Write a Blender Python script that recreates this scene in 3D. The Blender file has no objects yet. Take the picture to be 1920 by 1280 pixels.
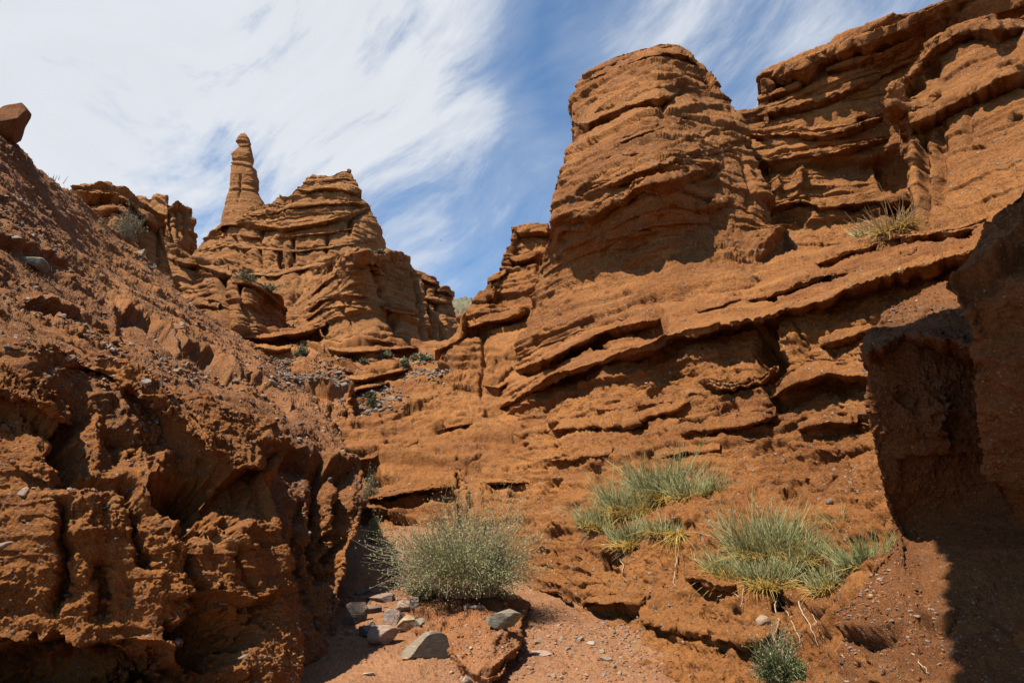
import bpy, math, random
import numpy as np
random.seed(7); rng = np.random.default_rng(7)
SC = bpy.context.scene
COL = SC.collection
F = 1280.0; PITCH = math.atan(360/1280.0); CZ = 1.6
CP, SP = math.cos(PITCH), math.sin(PITCH)
STEP = 1.6            # spacing of the rock surface samples

# ---------------------------------------------------------------- camera
cam = bpy.data.cameras.new('camera'); cam.lens = 24.0; cam.sensor_width = 36.0
cam.clip_start = 0.1; cam.clip_end = 8000
co = bpy.data.objects.new('camera', cam); COL.objects.link(co)
co.location = (0, 0, CZ); co.rotation_euler = (math.pi/2 + PITCH, 0, 0)
SC.camera = co
SC.cycles.diffuse_bounces = 2; SC.cycles.max_bounces = 6

# ---------------------------------------------------------------- light
SUN_DIR = np.array([-0.42, -0.29, 0.86]); SUN_DIR /= np.linalg.norm(SUN_DIR)
sun = bpy.data.lights.new('sun', 'SUN'); sun.energy = 4.8; sun.angle = math.radians(0.5)
sun.color = (1.0, 0.91, 0.78)
so = bpy.data.objects.new('sun', sun); COL.objects.link(so)
from mathutils import Vector, Matrix
so.rotation_euler = Vector(SUN_DIR).to_track_quat('Z', 'Y').to_euler()
SC.view_settings.view_transform = 'Standard'; SC.view_settings.look = 'None'
SC.view_settings.exposure = 1.04; SC.view_settings.gamma = 1.0

def nodes_of(nt):
    N, L = nt.nodes, nt.links
    def n(t, **k):
        o = N.new(t)
        ins = k.pop('ins', {})
        for a, b in k.items(): setattr(o, a, b)
        for a, b in ins.items():
            if hasattr(b, 'is_output') or isinstance(b, bpy.types.NodeSocket): L.new(b, o.inputs[a])
            else: o.inputs[a].default_value = b
        return o
    def m(op, a, b=0.0, c=None, clamp=False):
        o = N.new('ShaderNodeMath'); o.operation = op; o.use_clamp = clamp
        for i, v in enumerate((a, b) if c is None else (a, b, c)):
            if isinstance(v, bpy.types.NodeSocket): L.new(v, o.inputs[i])
            else: o.inputs[i].default_value = v
        return o.outputs[0]
    def mix(f, a, b, bt='MIX'):
        o = N.new('ShaderNodeMix'); o.data_type = 'RGBA'; o.blend_type = bt
        for i, v in ((0, f), (6, a), (7, b)):
            if isinstance(v, bpy.types.NodeSocket): L.new(v, o.inputs[i])
            elif i: o.inputs[i].default_value = (*v, 1)
            else: o.inputs[i].default_value = v
        return o.outputs[2]
    def ramp(f, stops, interp='LINEAR'):
        o = N.new('ShaderNodeValToRGB'); o.color_ramp.interpolation = interp
        e = o.color_ramp.elements
        while len(e) < len(stops): e.new(0.5)
        for el, (p, c) in zip(e, stops):
            el.position = p; el.color = (*c, 1) if len(c) == 3 else c
        L.new(f, o.inputs[0]); return o.outputs[0]
    return N, L, n, m, mix, ramp
def g(v): return (v, v, v)

def make_world():
    w = bpy.data.worlds.new('World'); SC.world = w; w.use_nodes = True
    N, L, n, m, mix, ramp = nodes_of(w.node_tree); N.clear()
    sky = n('ShaderNodeTexSky'); sky.sky_type = 'NISHITA'; sky.sun_disc = False
    sky.sun_elevation = math.asin(SUN_DIR[2]); sky.sun_rotation = math.atan2(SUN_DIR[0], SUN_DIR[1])
    sky.altitude = 1600; sky.air_density = 1.0; sky.dust_density = 0.4; sky.ozone_density = 2.0
    tc = n('ShaderNodeTexCoord').outputs['Generated']
    sep = n('ShaderNodeSeparateXYZ', ins={0: tc})
    X, Y, Z = sep.outputs
    # wisps drawn out along one slanting direction
    D_ = n('ShaderNodeVectorMath', operation='NORMALIZE', ins={0: tc}).outputs[0]
    warp = n('ShaderNodeTexNoise', ins={'Vector': D_, 'Scale': 2.2, 'Detail': 1.5, 'Roughness': 0.5})
    wv = n('ShaderNodeVectorMath', operation='SUBTRACT', ins={0: warp.outputs['Color'], 1: (0.5, 0.5, 0.5)}).outputs[0]
    wv = n('ShaderNodeVectorMath', operation='SCALE', ins={0: wv, 3: 0.30}).outputs[0]
    P2 = n('ShaderNodeVectorMath', operation='ADD', ins={0: D_, 1: wv}).outputs[0]
    r1 = n('ShaderNodeMapping', ins={0: P2, 2: (0, math.radians(32), 0)}).outputs[0]
    mp = n('ShaderNodeMapping', ins={0: r1, 3: (1.5, 1.5, 3.4)}).outputs[0]
    n1 = n('ShaderNodeTexNoise', ins={'Vector': mp, 'Scale': 1.9, 'Detail': 10.0, 'Roughness': 0.6}).outputs[0]
    r2 = n('ShaderNodeMapping', ins={0: P2, 1: (3.1, 1.7, 0.4), 2: (0, math.radians(40), 0)}).outputs[0]
    mp2 = n('ShaderNodeMapping', ins={0: r2, 3: (2.0, 2.0, 9.0)}).outputs[0]
    n2 = n('ShaderNodeTexNoise', ins={'Vector': mp2, 'Scale': 3.4, 'Detail': 9.0, 'Roughness': 0.62}).outputs[0]
    def blob(px, py, rad):          # a bank of cloud around one compass bearing and height
        d = raydir(px, py)
        dt = n('ShaderNodeVectorMath', operation='DOT_PRODUCT', ins={0: n('ShaderNodeVectorMath', operation='NORMALIZE', ins={0: tc}).outputs[0], 1: tuple(d)}).outputs['Value']
        c = math.cos(math.radians(rad))
        return m('MULTIPLY', m('SUBTRACT', dt, c), 1/(1-c), clamp=False)
    def pos(v): return m('MAXIMUM', v, 0.0)
    bank = m('ADD', m('MULTIPLY', pos(blob(-180, 90, 39)), 0.95), m('MULTIPLY', pos(blob(640, -20, 15)), 0.55))
    bank = m('ADD', bank, m('ADD', m('MULTIPLY', pos(blob(860, 400, 12)), 0.34), m('MULTIPLY', pos(blob(1450, 60, 17)), 0.34)))
    bank = m('ADD', bank, m('MULTIPLY', m('SUBTRACT', 0.40, Z, clamp=True), m('MULTIPLY', m('ADD', Y, 0.1, clamp=True), 0.8)))
    bank = m('MINIMUM', bank, 1.0)
    infront = m('MULTIPLY', m('ADD', Y, 0.15, clamp=True), 4.0, clamp=True)
    dens = m('ADD', m('MULTIPLY', bank, 1.5), m('MULTIPLY', m('MULTIPLY', m('SUBTRACT', n1, 0.53), 3.6), m('ADD', bank, 0.22)))
    dens = m('ADD', dens, m('MULTIPLY', m('MULTIPLY', m('SUBTRACT', n2, 0.5), 1.7), m('ADD', bank, 0.22)))
    dens = ramp(dens, [(0.0, g(0)), (0.3, g(0.2)), (0.7, g(0.74)), (1.0, g(0.96))])
    dens = m('MULTIPLY', dens, infront)
    skyc = mix(1.0, sky.outputs[0], SKY_TINT, 'MULTIPLY')
    cl = mix(n2, tuple(c*0.86 for c in CLOUD), CLOUD)
    c = mix(dens, skyc, cl)
    bg = n('ShaderNodeBackground', ins={0: c, 1: 0.054})
    out = n('ShaderNodeOutputWorld'); L.new(bg.outputs[0], out.inputs[0])
SKY_TINT = (1.55, 1.78, 1.80); CLOUD = (7.5, 7.8, 8.3)

def raydir(px, py):
    a = (px-960)/F; u = (640-py)/F
    d = np.array([a, CP-u*SP, SP+u*CP]); return d/np.linalg.norm(d)
make_world()

# ---------------------------------------------------------------- maths
def ratio(px, py):
    u = (640-py)/F; den = CP-u*SP
    return ((px-960)/F)/den, (SP+u*CP)/den          # X/Y , (z-CZ)/Y
def at(px, py, Y):
    a, b = ratio(px, py); return np.array([a*Y, Y, CZ+b*Y])
def proj(P):
    x, y, z = P[..., 0], P[..., 1], P[..., 2]-CZ
    d = y*CP+z*SP; u = -y*SP+z*CP
    d = np.where(np.abs(d) < 1e-3, 1e-3, d)
    return 960+F*x/d, 640-F*u/d
TAB = rng.uniform(-1, 1, 64**3).astype(np.float32)
def vnoise(P, f, seed=0, sc=(1, 1, 1)):
    sh = P.shape[:-1]; q = P.reshape(-1, 3)
    r = np.random.default_rng(seed*7+3)
    A = np.linalg.qr(r.normal(size=(3, 3)))[0] if sc == (1, 1, 1) else np.eye(3)
    q = ((q*np.array(sc)) @ A.T * f + r.uniform(0, 64, 3)).astype(np.float32)
    i = np.floor(q).astype(np.int32); w = q-i; w = w*w*(3-2*w); i &= 63; j = (i+1) & 63
    x0, y0, z0 = i[:, 0]*4096, i[:, 1]*64, i[:, 2]; x1, y1, z1 = j[:, 0]*4096, j[:, 1]*64, j[:, 2]
    a, b, c = w[:, 0], w[:, 1], w[:, 2]
    def lx(y, z): t = TAB[x0+y+z]; return t+(TAB[x1+y+z]-t)*a
    l00, l10 = lx(y0, z0), lx(y1, z0); l01, l11 = lx(y0, z1), lx(y1, z1)
    u0 = l00+(l10-l00)*b; u1 = l01+(l11-l01)*b
    return (u0+(u1-u0)*c).reshape(sh)
def fbm(P, f, o=4, seed=0, sc=(1, 1, 1), gain=0.5, ridge=False):
    s = 0; a = 1; t = 0
    for k in range(o):
        v = vnoise(P, f, seed+k, sc)
        if ridge: v = 1-2*np.abs(v)*1.3
        s = s+a*v; t += a; a *= gain; f *= 2.03
    return s/t
def strata_table(seed, mean):
    r = np.random.default_rng(seed); z = -20.0; out = np.zeros(16384, np.float32); n = len(out)
    while z < 140:
        h = mean*math.exp(r.normal(0, 0.65)); lo, hi = z, z+h
        a, b = int((lo+20)/160*n), int((hi+20)/160*n)
        b = min(max(b, a+1), n); k = (np.arange(a, b)-a)/(b-a)
        hard = r.uniform(-1, 1)
        prof = hard*0.7 + 0.6*(1-k)**0.8*(hard > -0.2) - 0.2   # juts at its foot, sharp underside
        out[a:b] = prof; z = hi
    w = max(1, int(0.09*mean/160*n)); return np.convolve(out, np.ones(w)/w, 'same').astype(np.float32)
TABS = {}
def strata(z, seed, mean):
    if (seed, mean) not in TABS: TABS[(seed, mean)] = strata_table(seed, mean)
    t = TABS[(seed, mean)]
    q = np.clip((z+20)/160*len(t), 0, len(t)-2); i = q.astype(np.int32); w = q-i
    return t[i]*(1-w)+t[i+1]*w
def smooth(a, b, x):
    t = np.clip((x-a)/(b-a), 0, 1); return t*t*(3-2*t)
def tps_fit(ctrl):
    c = np.array([(x/200, y/200) for x, y, _ in ctrl]); v = np.log([d for *_, d in ctrl]); n = len(c)
    r2 = ((c[:, None]-c[None])**2).sum(-1); K = 0.5*r2*np.log(r2+1e-9); K[np.arange(n), np.arange(n)] = 0.01
    Pm = np.c_[np.ones(n), c]; A = np.zeros((n+3, n+3)); A[:n, :n] = K; A[:n, n:] = Pm; A[n:, :n] = Pm.T
    return c, np.linalg.solve(A, np.r_[v, 0, 0, 0]), v
def tps_eval(fit, px, py):
    c, w, v = fit; n = len(c); sh = px.shape; X = px.ravel()/200; Y = py.ravel()/200
    s = w[n]+w[n+1]*X+w[n+2]*Y
    for k in range(n):
        r2 = (X-c[k, 0])**2+(Y-c[k, 1])**2; s = s+w[k]*0.5*r2*np.log(r2+1e-9)
    return np.exp(np.clip(s, v.min()-0.25, v.max()+0.25)).reshape(sh)
def poly(pts, n):
    p = np.array(pts, float); d = np.r_[0, np.cumsum(np.hypot(*np.diff(p, axis=0).T))]
    t = np.linspace(0, d[-1], n); return np.c_[np.interp(t, d, p[:, 0]), np.interp(t, d, p[:, 1])]
def plen(pts):
    p = np.array(pts, float); return np.hypot(*np.diff(p, axis=0).T).sum()

def soften(fs, k, kb=None): return [(f[0], f[1], f[2]*k, f[3], f[4]*(kb or k), f[5]) if f[0] == 'L' else f for f in fs]
def ragged(E, amp):
    if not amp: return E
    n = len(E); q = np.stack([E[:, 0]/38, E[:, 1]/38, np.full(n, E[0, 0]*0.37)], -1); e = np.minimum(1, np.minimum(np.arange(n), np.arange(n)[::-1])/15)
    return E+np.c_[np.zeros(n), amp*e*(vnoise(q, 1, 9, (1, 1, 1.0001))+0.7*vnoise(q, 2.7, 10, (1, 1, 1.0001)))]
SURF = []        # samples of the finished rock, so that stones and plants can stand on it
class Rock:
    def __init__(self): self.V = []; self.Q = []; self.n = 0
    def add(self, P, name=None):
        h, w = P.shape[:2]; i = np.arange(h*w).reshape(h, w)+self.n
        q = np.stack([i[:-1, :-1], i[1:, :-1], i[1:, 1:], i[:-1, 1:]], -1).reshape(-1, 4)
        self.V.append(P.reshape(-1, 3)); self.Q.append(q); self.n += h*w
    def build(self, name, mat, **tg):
        ob = mesh_np(name, np.concatenate(self.V), np.concatenate(self.Q), mat); tag(ob, **tg); return ob
def mesh_np(name, V, Q, mat, parent=None, smooth_=True, attr=None):
    me = bpy.data.meshes.new(name); k = Q.shape[1]
    me.vertices.add(len(V)); me.vertices.foreach_set('co', V.astype(np.float32).ravel())
    me.loops.add(Q.size); me.loops.foreach_set('vertex_index', Q.astype(np.int32).ravel())
    me.polygons.add(len(Q)); me.polygons.foreach_set('loop_start', np.arange(0, Q.size, k, dtype=np.int32))
    if smooth_: me.polygons.foreach_set('use_smooth', np.ones(len(Q), bool))
    if attr is not None:
        a = me.attributes.new('tone', 'FLOAT', 'POINT'); a.data.foreach_set('value', attr.astype(np.float32))
    me.update(); me.validate()
    if mat: me.materials.append(mat)
    ob = bpy.data.objects.new(name, me); COL.objects.link(ob)
    if parent: ob.parent = parent
    return ob
def tag(o, label=None, cat=None, group=None, kind=None):
    if label: o['label'] = label
    if cat: o['category'] = cat
    if group: o['group'] = group
    if kind: o['kind'] = kind
    return o

def feature_disp(px, py, feats, seed, Yd):
    """relief read off the photograph: ledges, cracks, hollows and bulges, in metres along the normal"""
    d = np.zeros(px.shape, np.float32)
    Pj = np.stack([px/60, py/60, np.zeros_like(px)+seed], -1)
    j1 = vnoise(Pj, 1.0, 91)*3.5+vnoise(Pj, 2.6, 92)*1.8;
    near = np.clip(14/Yd, 0.25, 2.0); jx = (vnoise(Pj, 1.6, 96)*9+vnoise(Pj, 4.5, 97)*5+vnoise(Pj, 11, 98)*2.5)*near; jy = (vnoise(Pj, 1.6, 86)*9+vnoise(Pj, 4.5, 87)*5+vnoise(Pj, 11, 84)*2.5)*near
    j1 = (j1+vnoise(Pj, 5.0, 83)*2.0)*np.clip(22/Yd, 0.2, 1.3); j2 = vnoise(Pj, 0.8, 94)
    j3 = 0.75+0.45*vnoise(Pj, 1.7, 95)
    for ft in feats:
        k = ft[0]
        if k == 'L':        # ledge: points, jut, reach above, undercut, reach below
            _, pts, A, wa, B, wb = ft; p = np.array(pts, float)
            ly = np.interp(px, p[:, 0], p[:, 1]); h = py+j1-ly
            e = smooth(p[0, 0]-12, p[0, 0]+12, px)*(1-smooth(p[-1, 0]-12, p[-1, 0]+12, px))
            up = A*np.exp(np.minimum(h, 0)/wa); dn = -B*np.exp(-np.maximum(h, 0)/wb)
            W = np.clip(0.22*(A+B)*F/Yd, 1.6, 9.0)
            hs = h-W*0.5; tr = smooth(0, 1, (h+W*0.5)/W)
            up = A*np.exp(np.minimum(h+W*0.5, 0)/wa); dn = -B*np.exp(-np.maximum(h-W*0.5, 0)/wb)
            d += e*j3*(up*(1-tr)+dn*tr)
        elif k == 'C':      # crack running down: points, depth, half width
            _, pts, A, w = ft; p = np.array(pts, float); p = p[np.argsort(p[:, 1])]
            lx = np.interp(py, p[:, 1], p[:, 0]); h = np.abs(px+j1*0.8+jx*0.7-lx)
            e = smooth(p[0, 1]-8, p[0, 1]+8, py)*(1-smooth(p[-1, 1]-15, p[-1, 1]+15, py))
            d -= e*A*np.exp(-(h/w)**2)
        else:               # hollow (negative) or bulge
            _, x, y, rx, ry, A = ft
            q_ = min(1.0, max(rx, ry)/22); u = (px+jx*1.3*q_-x)/rx; v = (py+jy*1.3*q_-y)/ry; r = u*u+v*v
            if A < 0:
                v2 = np.where(v < 0, v*1.0, v*0.75); r = np.sqrt(u*u+v2*v2)+0.15*j2
                d += A*(1-smooth(0.45, 1.1, r))
            else: d += A*np.exp(-r*1.3)
    return d

def patch(rock, top, right, bottom, left, ctrl, feats=(), step=None, wrap={}, seed=0, base_back=0.0, keep=True, rag=(1.6, 0), taper=None, **k):
    """One face of rock. Its outline and the distances measured at control points give a smooth base surface;
    wraps carry it round behind its edges; relief is then added along its normals."""
    step = step or STEP
    nu = int(max(plen(top), plen(bottom))/step)+2; nv = int(max(plen(left), plen(right))/step)+2
    T, B = poly(top, nu), poly(bottom, nu); T, B = ragged(T, rag[0]), ragged(B, rag[1]); Lf, R = poly(left, nv), poly(right, nv)
    s = np.linspace(0, 1, nu)[None, :, None]; t = np.linspace(0, 1, nv)[:, None, None]
    G = (1-t)*T[None]+t*B[None]+(1-s)*Lf[:, None]+s*R[:, None] - ((1-s)*(1-t)*T[0]+s*(1-t)*T[-1]+(1-s)*t*B[0]+s*t*B[-1])
    px, py = G[..., 0], G[..., 1]
    Y = tps_eval(tps_fit(ctrl), px, py)+base_back
    if taper:
        ss = np.linspace(0, 1, nu); tp = smooth(0, 0.16, ss)*(1-smooth(0.84, 1, ss)); q = np.stack([px[0]/45, py[0]/45, 0*ss+seed], -1)
        Y = Y-(taper*(tp*(1+0.55*vnoise(q, 1.0, 12, (1, 1, 1.0001))+0.3*vnoise(q, 3.1, 13, (1, 1, 1.0001)))-0.15))[None]
    a, b = ratio(px, py); P = np.stack([a*Y, Y, CZ+b*Y], -1); front = np.ones(px.shape)
    px0, py0 = px, py
    def offs(E, spec, side):
        L, vec = spec[0], spec[1]
        d = np.geomspace(0.02, L, 46)-0.02+0.01
        if vec is None: v = E*[1, 1, 0]; v = v/np.linalg.norm(v, axis=-1, keepdims=True); v = v+[0, 0, 0.05 if side == 'B' else -0.12]
        else: v = np.broadcast_to(np.array(vec, float), E.shape)
        return d[:, None, None]*v[None]
    for side in 'LRTB':
        if side not in wrap: continue
        E = {'L': P[:, 0], 'R': P[:, -1], 'T': P[0], 'B': P[-1]}[side]
        O = E[None]+offs(E, wrap[side], side)
        drop = wrap[side][2] if len(wrap[side]) > 2 else None
        if drop is not None:
            D = O[-1:].copy(); D[..., 2] = drop; O = np.concatenate([O, D])
        m_ = len(O)
        if side in 'LR':
            O = O.transpose(1, 0, 2); ex = px[:, :1] if side == 'L' else px[:, -1:]; ey = py[:, :1] if side == 'L' else py[:, -1:]
            ex = np.repeat(ex, m_, 1); ey = np.repeat(ey, m_, 1)
            if side == 'L': O = O[:, ::-1]; P = np.concatenate([O, P], 1); px = np.concatenate([ex, px], 1); py = np.concatenate([ey, py], 1); front = np.concatenate([ex*0, front], 1)
            else: P = np.concatenate([P, O], 1); px = np.concatenate([px, ex], 1); py = np.concatenate([py, ey], 1); front = np.concatenate([front, ex*0], 1)
        else:
            ex = px[:1] if side == 'T' else px[-1:]; ey = py[:1] if side == 'T' else py[-1:]
            ex = np.repeat(ex, m_, 0); ey = np.repeat(ey, m_, 0)
            if side == 'T': O = O[::-1]; P = np.concatenate([O, P]); px = np.concatenate([ex, px]); py = np.concatenate([ey, py]); front = np.concatenate([ex*0, front])
            else: P = np.concatenate([P, O]); px = np.concatenate([px, ex]); py = np.concatenate([py, ey]); front = np.concatenate([front, ex*0])
    finish(rock, P, px, py, front, feats, seed, keep=keep, **k)

def blur(A, r):
    for ax in (0, 1):
        if A.shape[ax] <= 2*r+1: continue
        pad = [(0, 0)]*A.ndim; pad[ax] = (r+1, r); C = np.cumsum(np.pad(A, pad, mode='edge'), axis=ax)
        n = A.shape[ax]; hi = np.take(C, np.arange(2*r+1, 2*r+1+n), axis=ax); lo = np.take(C, np.arange(0, n), axis=ax)
        A = (hi-lo)/(2*r+1)
    return A
def normals(P, r=4):
    du = np.gradient(P, axis=1); dv = np.gradient(P, axis=0); N = np.cross(du, dv)
    N /= np.linalg.norm(N, axis=-1, keepdims=True)+1e-9
    if r: N = blur(N, r); N /= np.linalg.norm(N, axis=-1, keepdims=True)+1e-9
    return N
def finish(rock, P, px, py, front, feats=(), seed=0, sa=0.3, sm=0.8, sa2=None, fl=0.15, flf=0.5, big=0.4, bigf=0.12,
           rough=0.05, rf=1.2, warp=0.5, cong=0.0, octs=4, flip=None, keep=True, flz=0.14, fm=0.5, tilt=(0, 0), pit=0.0):
    N = normals(P)
    mid = front > 0.5
    if flip is None:
        v = np.array([0, 0, CZ])-P; flip = ((N*v).sum(-1)[mid]).mean() < 0
    if flip: N = -N
    D = np.zeros(P.shape[:2], np.float32)
    if feats:
        e = blur(front.astype(np.float64), 3) if True else 1
        D += feature_disp(px, py, feats, seed, np.maximum(P[..., 1], 2))*e
    z = P[..., 2]+tilt[0]*P[..., 0]+tilt[1]*P[..., 1]
    zz = z+warp*fbm(P, 0.13/max(sm, .3), 2, 40+seed)+0.06*sm*fbm(P, 1.3/sm, 3, 43+seed)
    mod = 0.65+0.7*vnoise(P, 0.35/sm, 47+seed, (1, 1, 0.6)); mod = np.clip(0.3+mod*0.7, 0.15, 1.5)
    D += sa*mod*strata(zz, 100+seed, sm)
    D += (sa2 if sa2 is not None else sa*0.4)*np.clip(0.6+0.8*vnoise(P, 0.9/sm, 49+seed), 0, 1.5)*strata(zz+0.03*sm*vnoise(P, 3/sm, 50+seed), 200+seed, sm*0.27)
    if fl:
        f1 = -fbm(P, flf, 3, 60+seed, (1, 1, flz), ridge=True)
        lim = np.clip(fm+0.9*vnoise(P, 0.4*flf, 63+seed), 0, 1)
        D += fl*f1*lim
    D += big*fbm(P, bigf, 3, 70+seed)
    if pit:       # weathered pockets
        v = vnoise(P, pit[1], 89+seed, (1, 1, 2.2)); D -= pit[0]*smooth(0.42, 0.56, v); v = vnoise(P, pit[1]*2.6, 90+seed, (1, 1, 1.8)); D -= pit[0]*0.45*smooth(0.48, 0.6, v)
    Pd = P+N*D[..., None]
    N2 = normals(Pd, 2)*(-1 if flip else 1)
    Q = Pd; r1 = fbm(Q, rf, octs, 80+seed, gain=0.66)
    D = 1.7*rough*(r1+0.5*np.abs(vnoise(Q, rf*1.7, 81+seed))-0.2)
    if cong:      # knobbly conglomerate
        k1 = vnoise(Q, rf*6, 85+seed); k2 = vnoise(Q, rf*13, 86+seed)
        D += 1.6*cong*(np.maximum(k1, -0.1)+0.6*np.maximum(k2, -0.2))*np.clip(0.7+vnoise(Q, rf*0.5, 88), 0.1, 1.4)
    Pd = Pd+N2*D[..., None]
    rock.add(Pd)
    if keep:
        qx, qy = proj(Pd); Nd = normals(Pd, 2)*(-1 if flip else 1)
        ok = (front > 0.5) & (qx > -40) & (qx < 1960) & (qy > -20) & (qy < 1300)
        SURF.append(np.c_[Pd[ok], Nd[ok], qx[ok], qy[ok]].astype(np.float32)[::2])
def slabs(rk, ctrl, items, rg=1.5, **k):
    """thin beds that stick out of a face: lip (lower front edge), height in the photograph, jut in metres"""
    for lip, h, out in items:
        hh = [h*(0.55+0.45*min(1, min(i, len(lip)-1-i)/1.5+0.2)) for i in range(len(lip))]
        top = [(x, y-q) for (x, y), q in zip(lip, hh)]
        patch(rk, top, [top[-1], lip[-1]], lip, [top[0], lip[0]], ctrl, (), taper=out, wrap={'B': (out+0.9, None), 'T': (out+0.9, None)}, rag=(rg, rg*1.3), **k)
def H(z, pts):        # control points along one bed of rock, level at height z
    return [(x, y, (z-CZ)/ratio(x, y)[1]) for x, y in pts]

def loft(rock, rows, nz=None, seed=0, na=220, sup=2.4, depth=1.0, ang0=0.0, **k):
    """a free-standing body: rows (y, x left, x right, distance of its axis) measured down its outline"""
    r = np.array(rows, float); nz = nz or int((r[-1, 0]-r[0, 0])/1.2)
    yy = np.linspace(r[0, 0], r[-1, 0], nz); xl, xr, Yc = (np.interp(yy, r[:, 0], r[:, i]) for i in (1, 2, 3))
    a, b = ratio((xl+xr)/2, yy); c = np.stack([a*Yc, Yc, CZ+b*Yc], -1)
    hw = (ratio(xr, yy)[0]-ratio(xl, yy)[0])*Yc/2*0.92
    th = np.linspace(math.pi/2, 2.5*math.pi, na+1); cs, sn = np.cos(th), np.sin(th)
    rr = (np.abs(cs)**sup+np.abs(sn)**sup)**(-1/sup)
    P = np.zeros((nz+1, na+1, 3)); P[1:, :, 0] = c[:, :1]+hw[:, None]*rr*cs; P[1:, :, 1] = c[:, 1:2]+hw[:, None]*depth*rr*sn; P[1:, :, 2] = c[:, 2:]
    P[0] = c[0]+[0, 0, 0.03]
    px, py = proj(P); front = np.broadcast_to((sn < 0.2), P.shape[:2]).astype(float)
    N0 = np.cross(np.gradient(P, axis=1), np.gradient(P, axis=0)); ax = np.zeros_like(P); ax[1:] = c[:, None]
    fl = (N0[nz//2]*(P[nz//2]-c[nz//2-1])).sum() < 0
    finish(rock, P, px, py, front, seed=seed, flip=fl, **k)

# ---------------------------------------------------------------- materials
def rock_mat(name, A, B, dark=(0.085, 0.038, 0.02), speck=0.5, sscale=14.0, bump=0.03, bs=6.0, band=0.3, big=0.2, stones=None, dust=0.0):
    mt = bpy.data.materials.new(name); mt.use_nodes = True
    N, L, n, m, mix, ramp = nodes_of(mt.node_tree); bs_ = N['Principled BSDF']
    P = n('ShaderNodeNewGeometry').outputs['Position']
    nb = n('ShaderNodeTexNoise', ins={'Vector': P, 'Scale': big, 'Detail': 5.0, 'Roughness': 0.6}).outputs[0]
    mp = n('ShaderNodeMapping', ins={0: P, 3: (0.25, 0.25, 3.0)}).outputs[0]
    ns = n('ShaderNodeTexNoise', ins={'Vector': mp, 'Scale': 0.9, 'Detail': 6.0, 'Roughness': 0.65}).outputs[0]
    nm = n('ShaderNodeTexNoise', ins={'Vector': P, 'Scale': bs*0.5, 'Detail': 8.0, 'Roughness': 0.7}).outputs[0]
    f = m('ADD', m('MULTIPLY', m('SUBTRACT', nb, 0.5), 2.2), m('MULTIPLY', m('SUBTRACT', ns, 0.5), band*6))
    f = m('ADD', m('ADD', f, m('MULTIPLY', m('SUBTRACT', nm, 0.5), 1.3)), 0.5, clamp=True)
    c = mix(f, A, B)
    c = mix(m('MULTIPLY', ramp(ns, [(0.57, g(0)), (0.66, g(1))]), 0.5 if band else 0.0), c, tuple(min(1, x*y) for x, y in zip(A, (1.22, 1.38, 1.6))))
    c = mix(m('MULTIPLY', ramp(nm, [(0.30, g(1)), (0.47, g(0))]), 0.45), c, dark)
    fine = n('ShaderNodeTexNoise', ins={'Vector': P, 'Scale': bs*5, 'Detail': 6.0, 'Roughness': 0.75}).outputs[0]
    c = mix(1.0, c, ramp(fine, [(0.28, g(0.45)), (0.5, g(1.0)), (0.74, (1.5, 1.45, 1.38))]), 'MULTIPLY')
    vo = n('ShaderNodeTexVoronoi', ins={'Vector': P, 'Scale': sscale, 'Randomness': 1.0})
    vo2 = n('ShaderNodeTexVoronoi', ins={'Vector': P, 'Scale': sscale*2.7, 'Randomness': 1.0})
    st = stones or [(0.0, (0.10, 0.07, 0.065)), (0.3, (0.20, 0.13, 0.10)), (0.55, (0.30, 0.21, 0.15)), (0.75, (0.17, 0.15, 0.13)), (0.9, (0.30, 0.20, 0.12)), (1.0, (0.38, 0.29, 0.21))]
    pn = ramp(n('ShaderNodeTexNoise', ins={'Vector': P, 'Scale': 0.8, 'Detail': 3.0}).outputs[0], [(0.35, g(0.25)), (0.6, g(1.0))])
    hs = []
    for v, r in ((vo, 0.42), (vo2, 0.45)):
        sp = n('ShaderNodeSeparateColor', ins={0: v.outputs['Color']})
        on = m('LESS_THAN', sp.outputs[0], m('MULTIPLY', pn, speck))
        ins_ = ramp(v.outputs['Distance'], [(0.0, g(1)), (r*0.62, g(1)), (r*0.85, g(0))])
        k = m('MULTIPLY', on, ins_)
        c = mix(k, c, ramp(sp.outputs[1], st)); hs.append(k)
    if dust:      # pale dust lying on what faces up
        nz = n('ShaderNodeSeparateXYZ', ins={0: n('ShaderNodeNewGeometry').outputs['Normal']}).outputs[2]
        c = mix(m('MULTIPLY', ramp(nz, [(0.55, g(0)), (0.9, g(1))]), dust), c, (0.50, 0.30, 0.17))
    L.new(c, bs_.inputs['Base Color']); bs_.inputs['Roughness'].default_value = 0.93
    bs_.inputs['Specular IOR Level'].default_value = 0.15
    hgt = m('ADD', m('MULTIPLY', nm, 1.6), m('MULTIPLY', fine, 0.9))
    hgt = m('ADD', hgt, m('ADD', m('MULTIPLY', hs[0], 0.9), m('MULTIPLY', hs[1], 0.45)))
    b = n('ShaderNodeBump', ins={'Strength': 0.85, 'Distance': bump, 'Height': hgt})
    L.new(b.outputs[0], bs_.inputs['Normal'])
    return mt
ORA = (0.325, 0.139, 0.041); RED = (0.150, 0.053, 0.016)
M_right = rock_mat('rock_right', ORA, RED, speck=0.22, sscale=9, bump=0.11, bs=4)
M_butte = rock_mat('rock_butte', (0.330, 0.141, 0.044), (0.155, 0.058, 0.018), speck=0.2, sscale=5, bump=0.19, bs=2.5)
M_castle = rock_mat('rock_castle', (0.365, 0.170, 0.062), (0.21, 0.086, 0.029), speck=0.0, sscale=3, bump=0.45, bs=1.2, band=0.5)
M_left = rock_mat('rock_left', (0.330, 0.134, 0.037), (0.165, 0.060, 0.018), speck=0.42, sscale=20, bump=0.05, bs=9)
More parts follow.
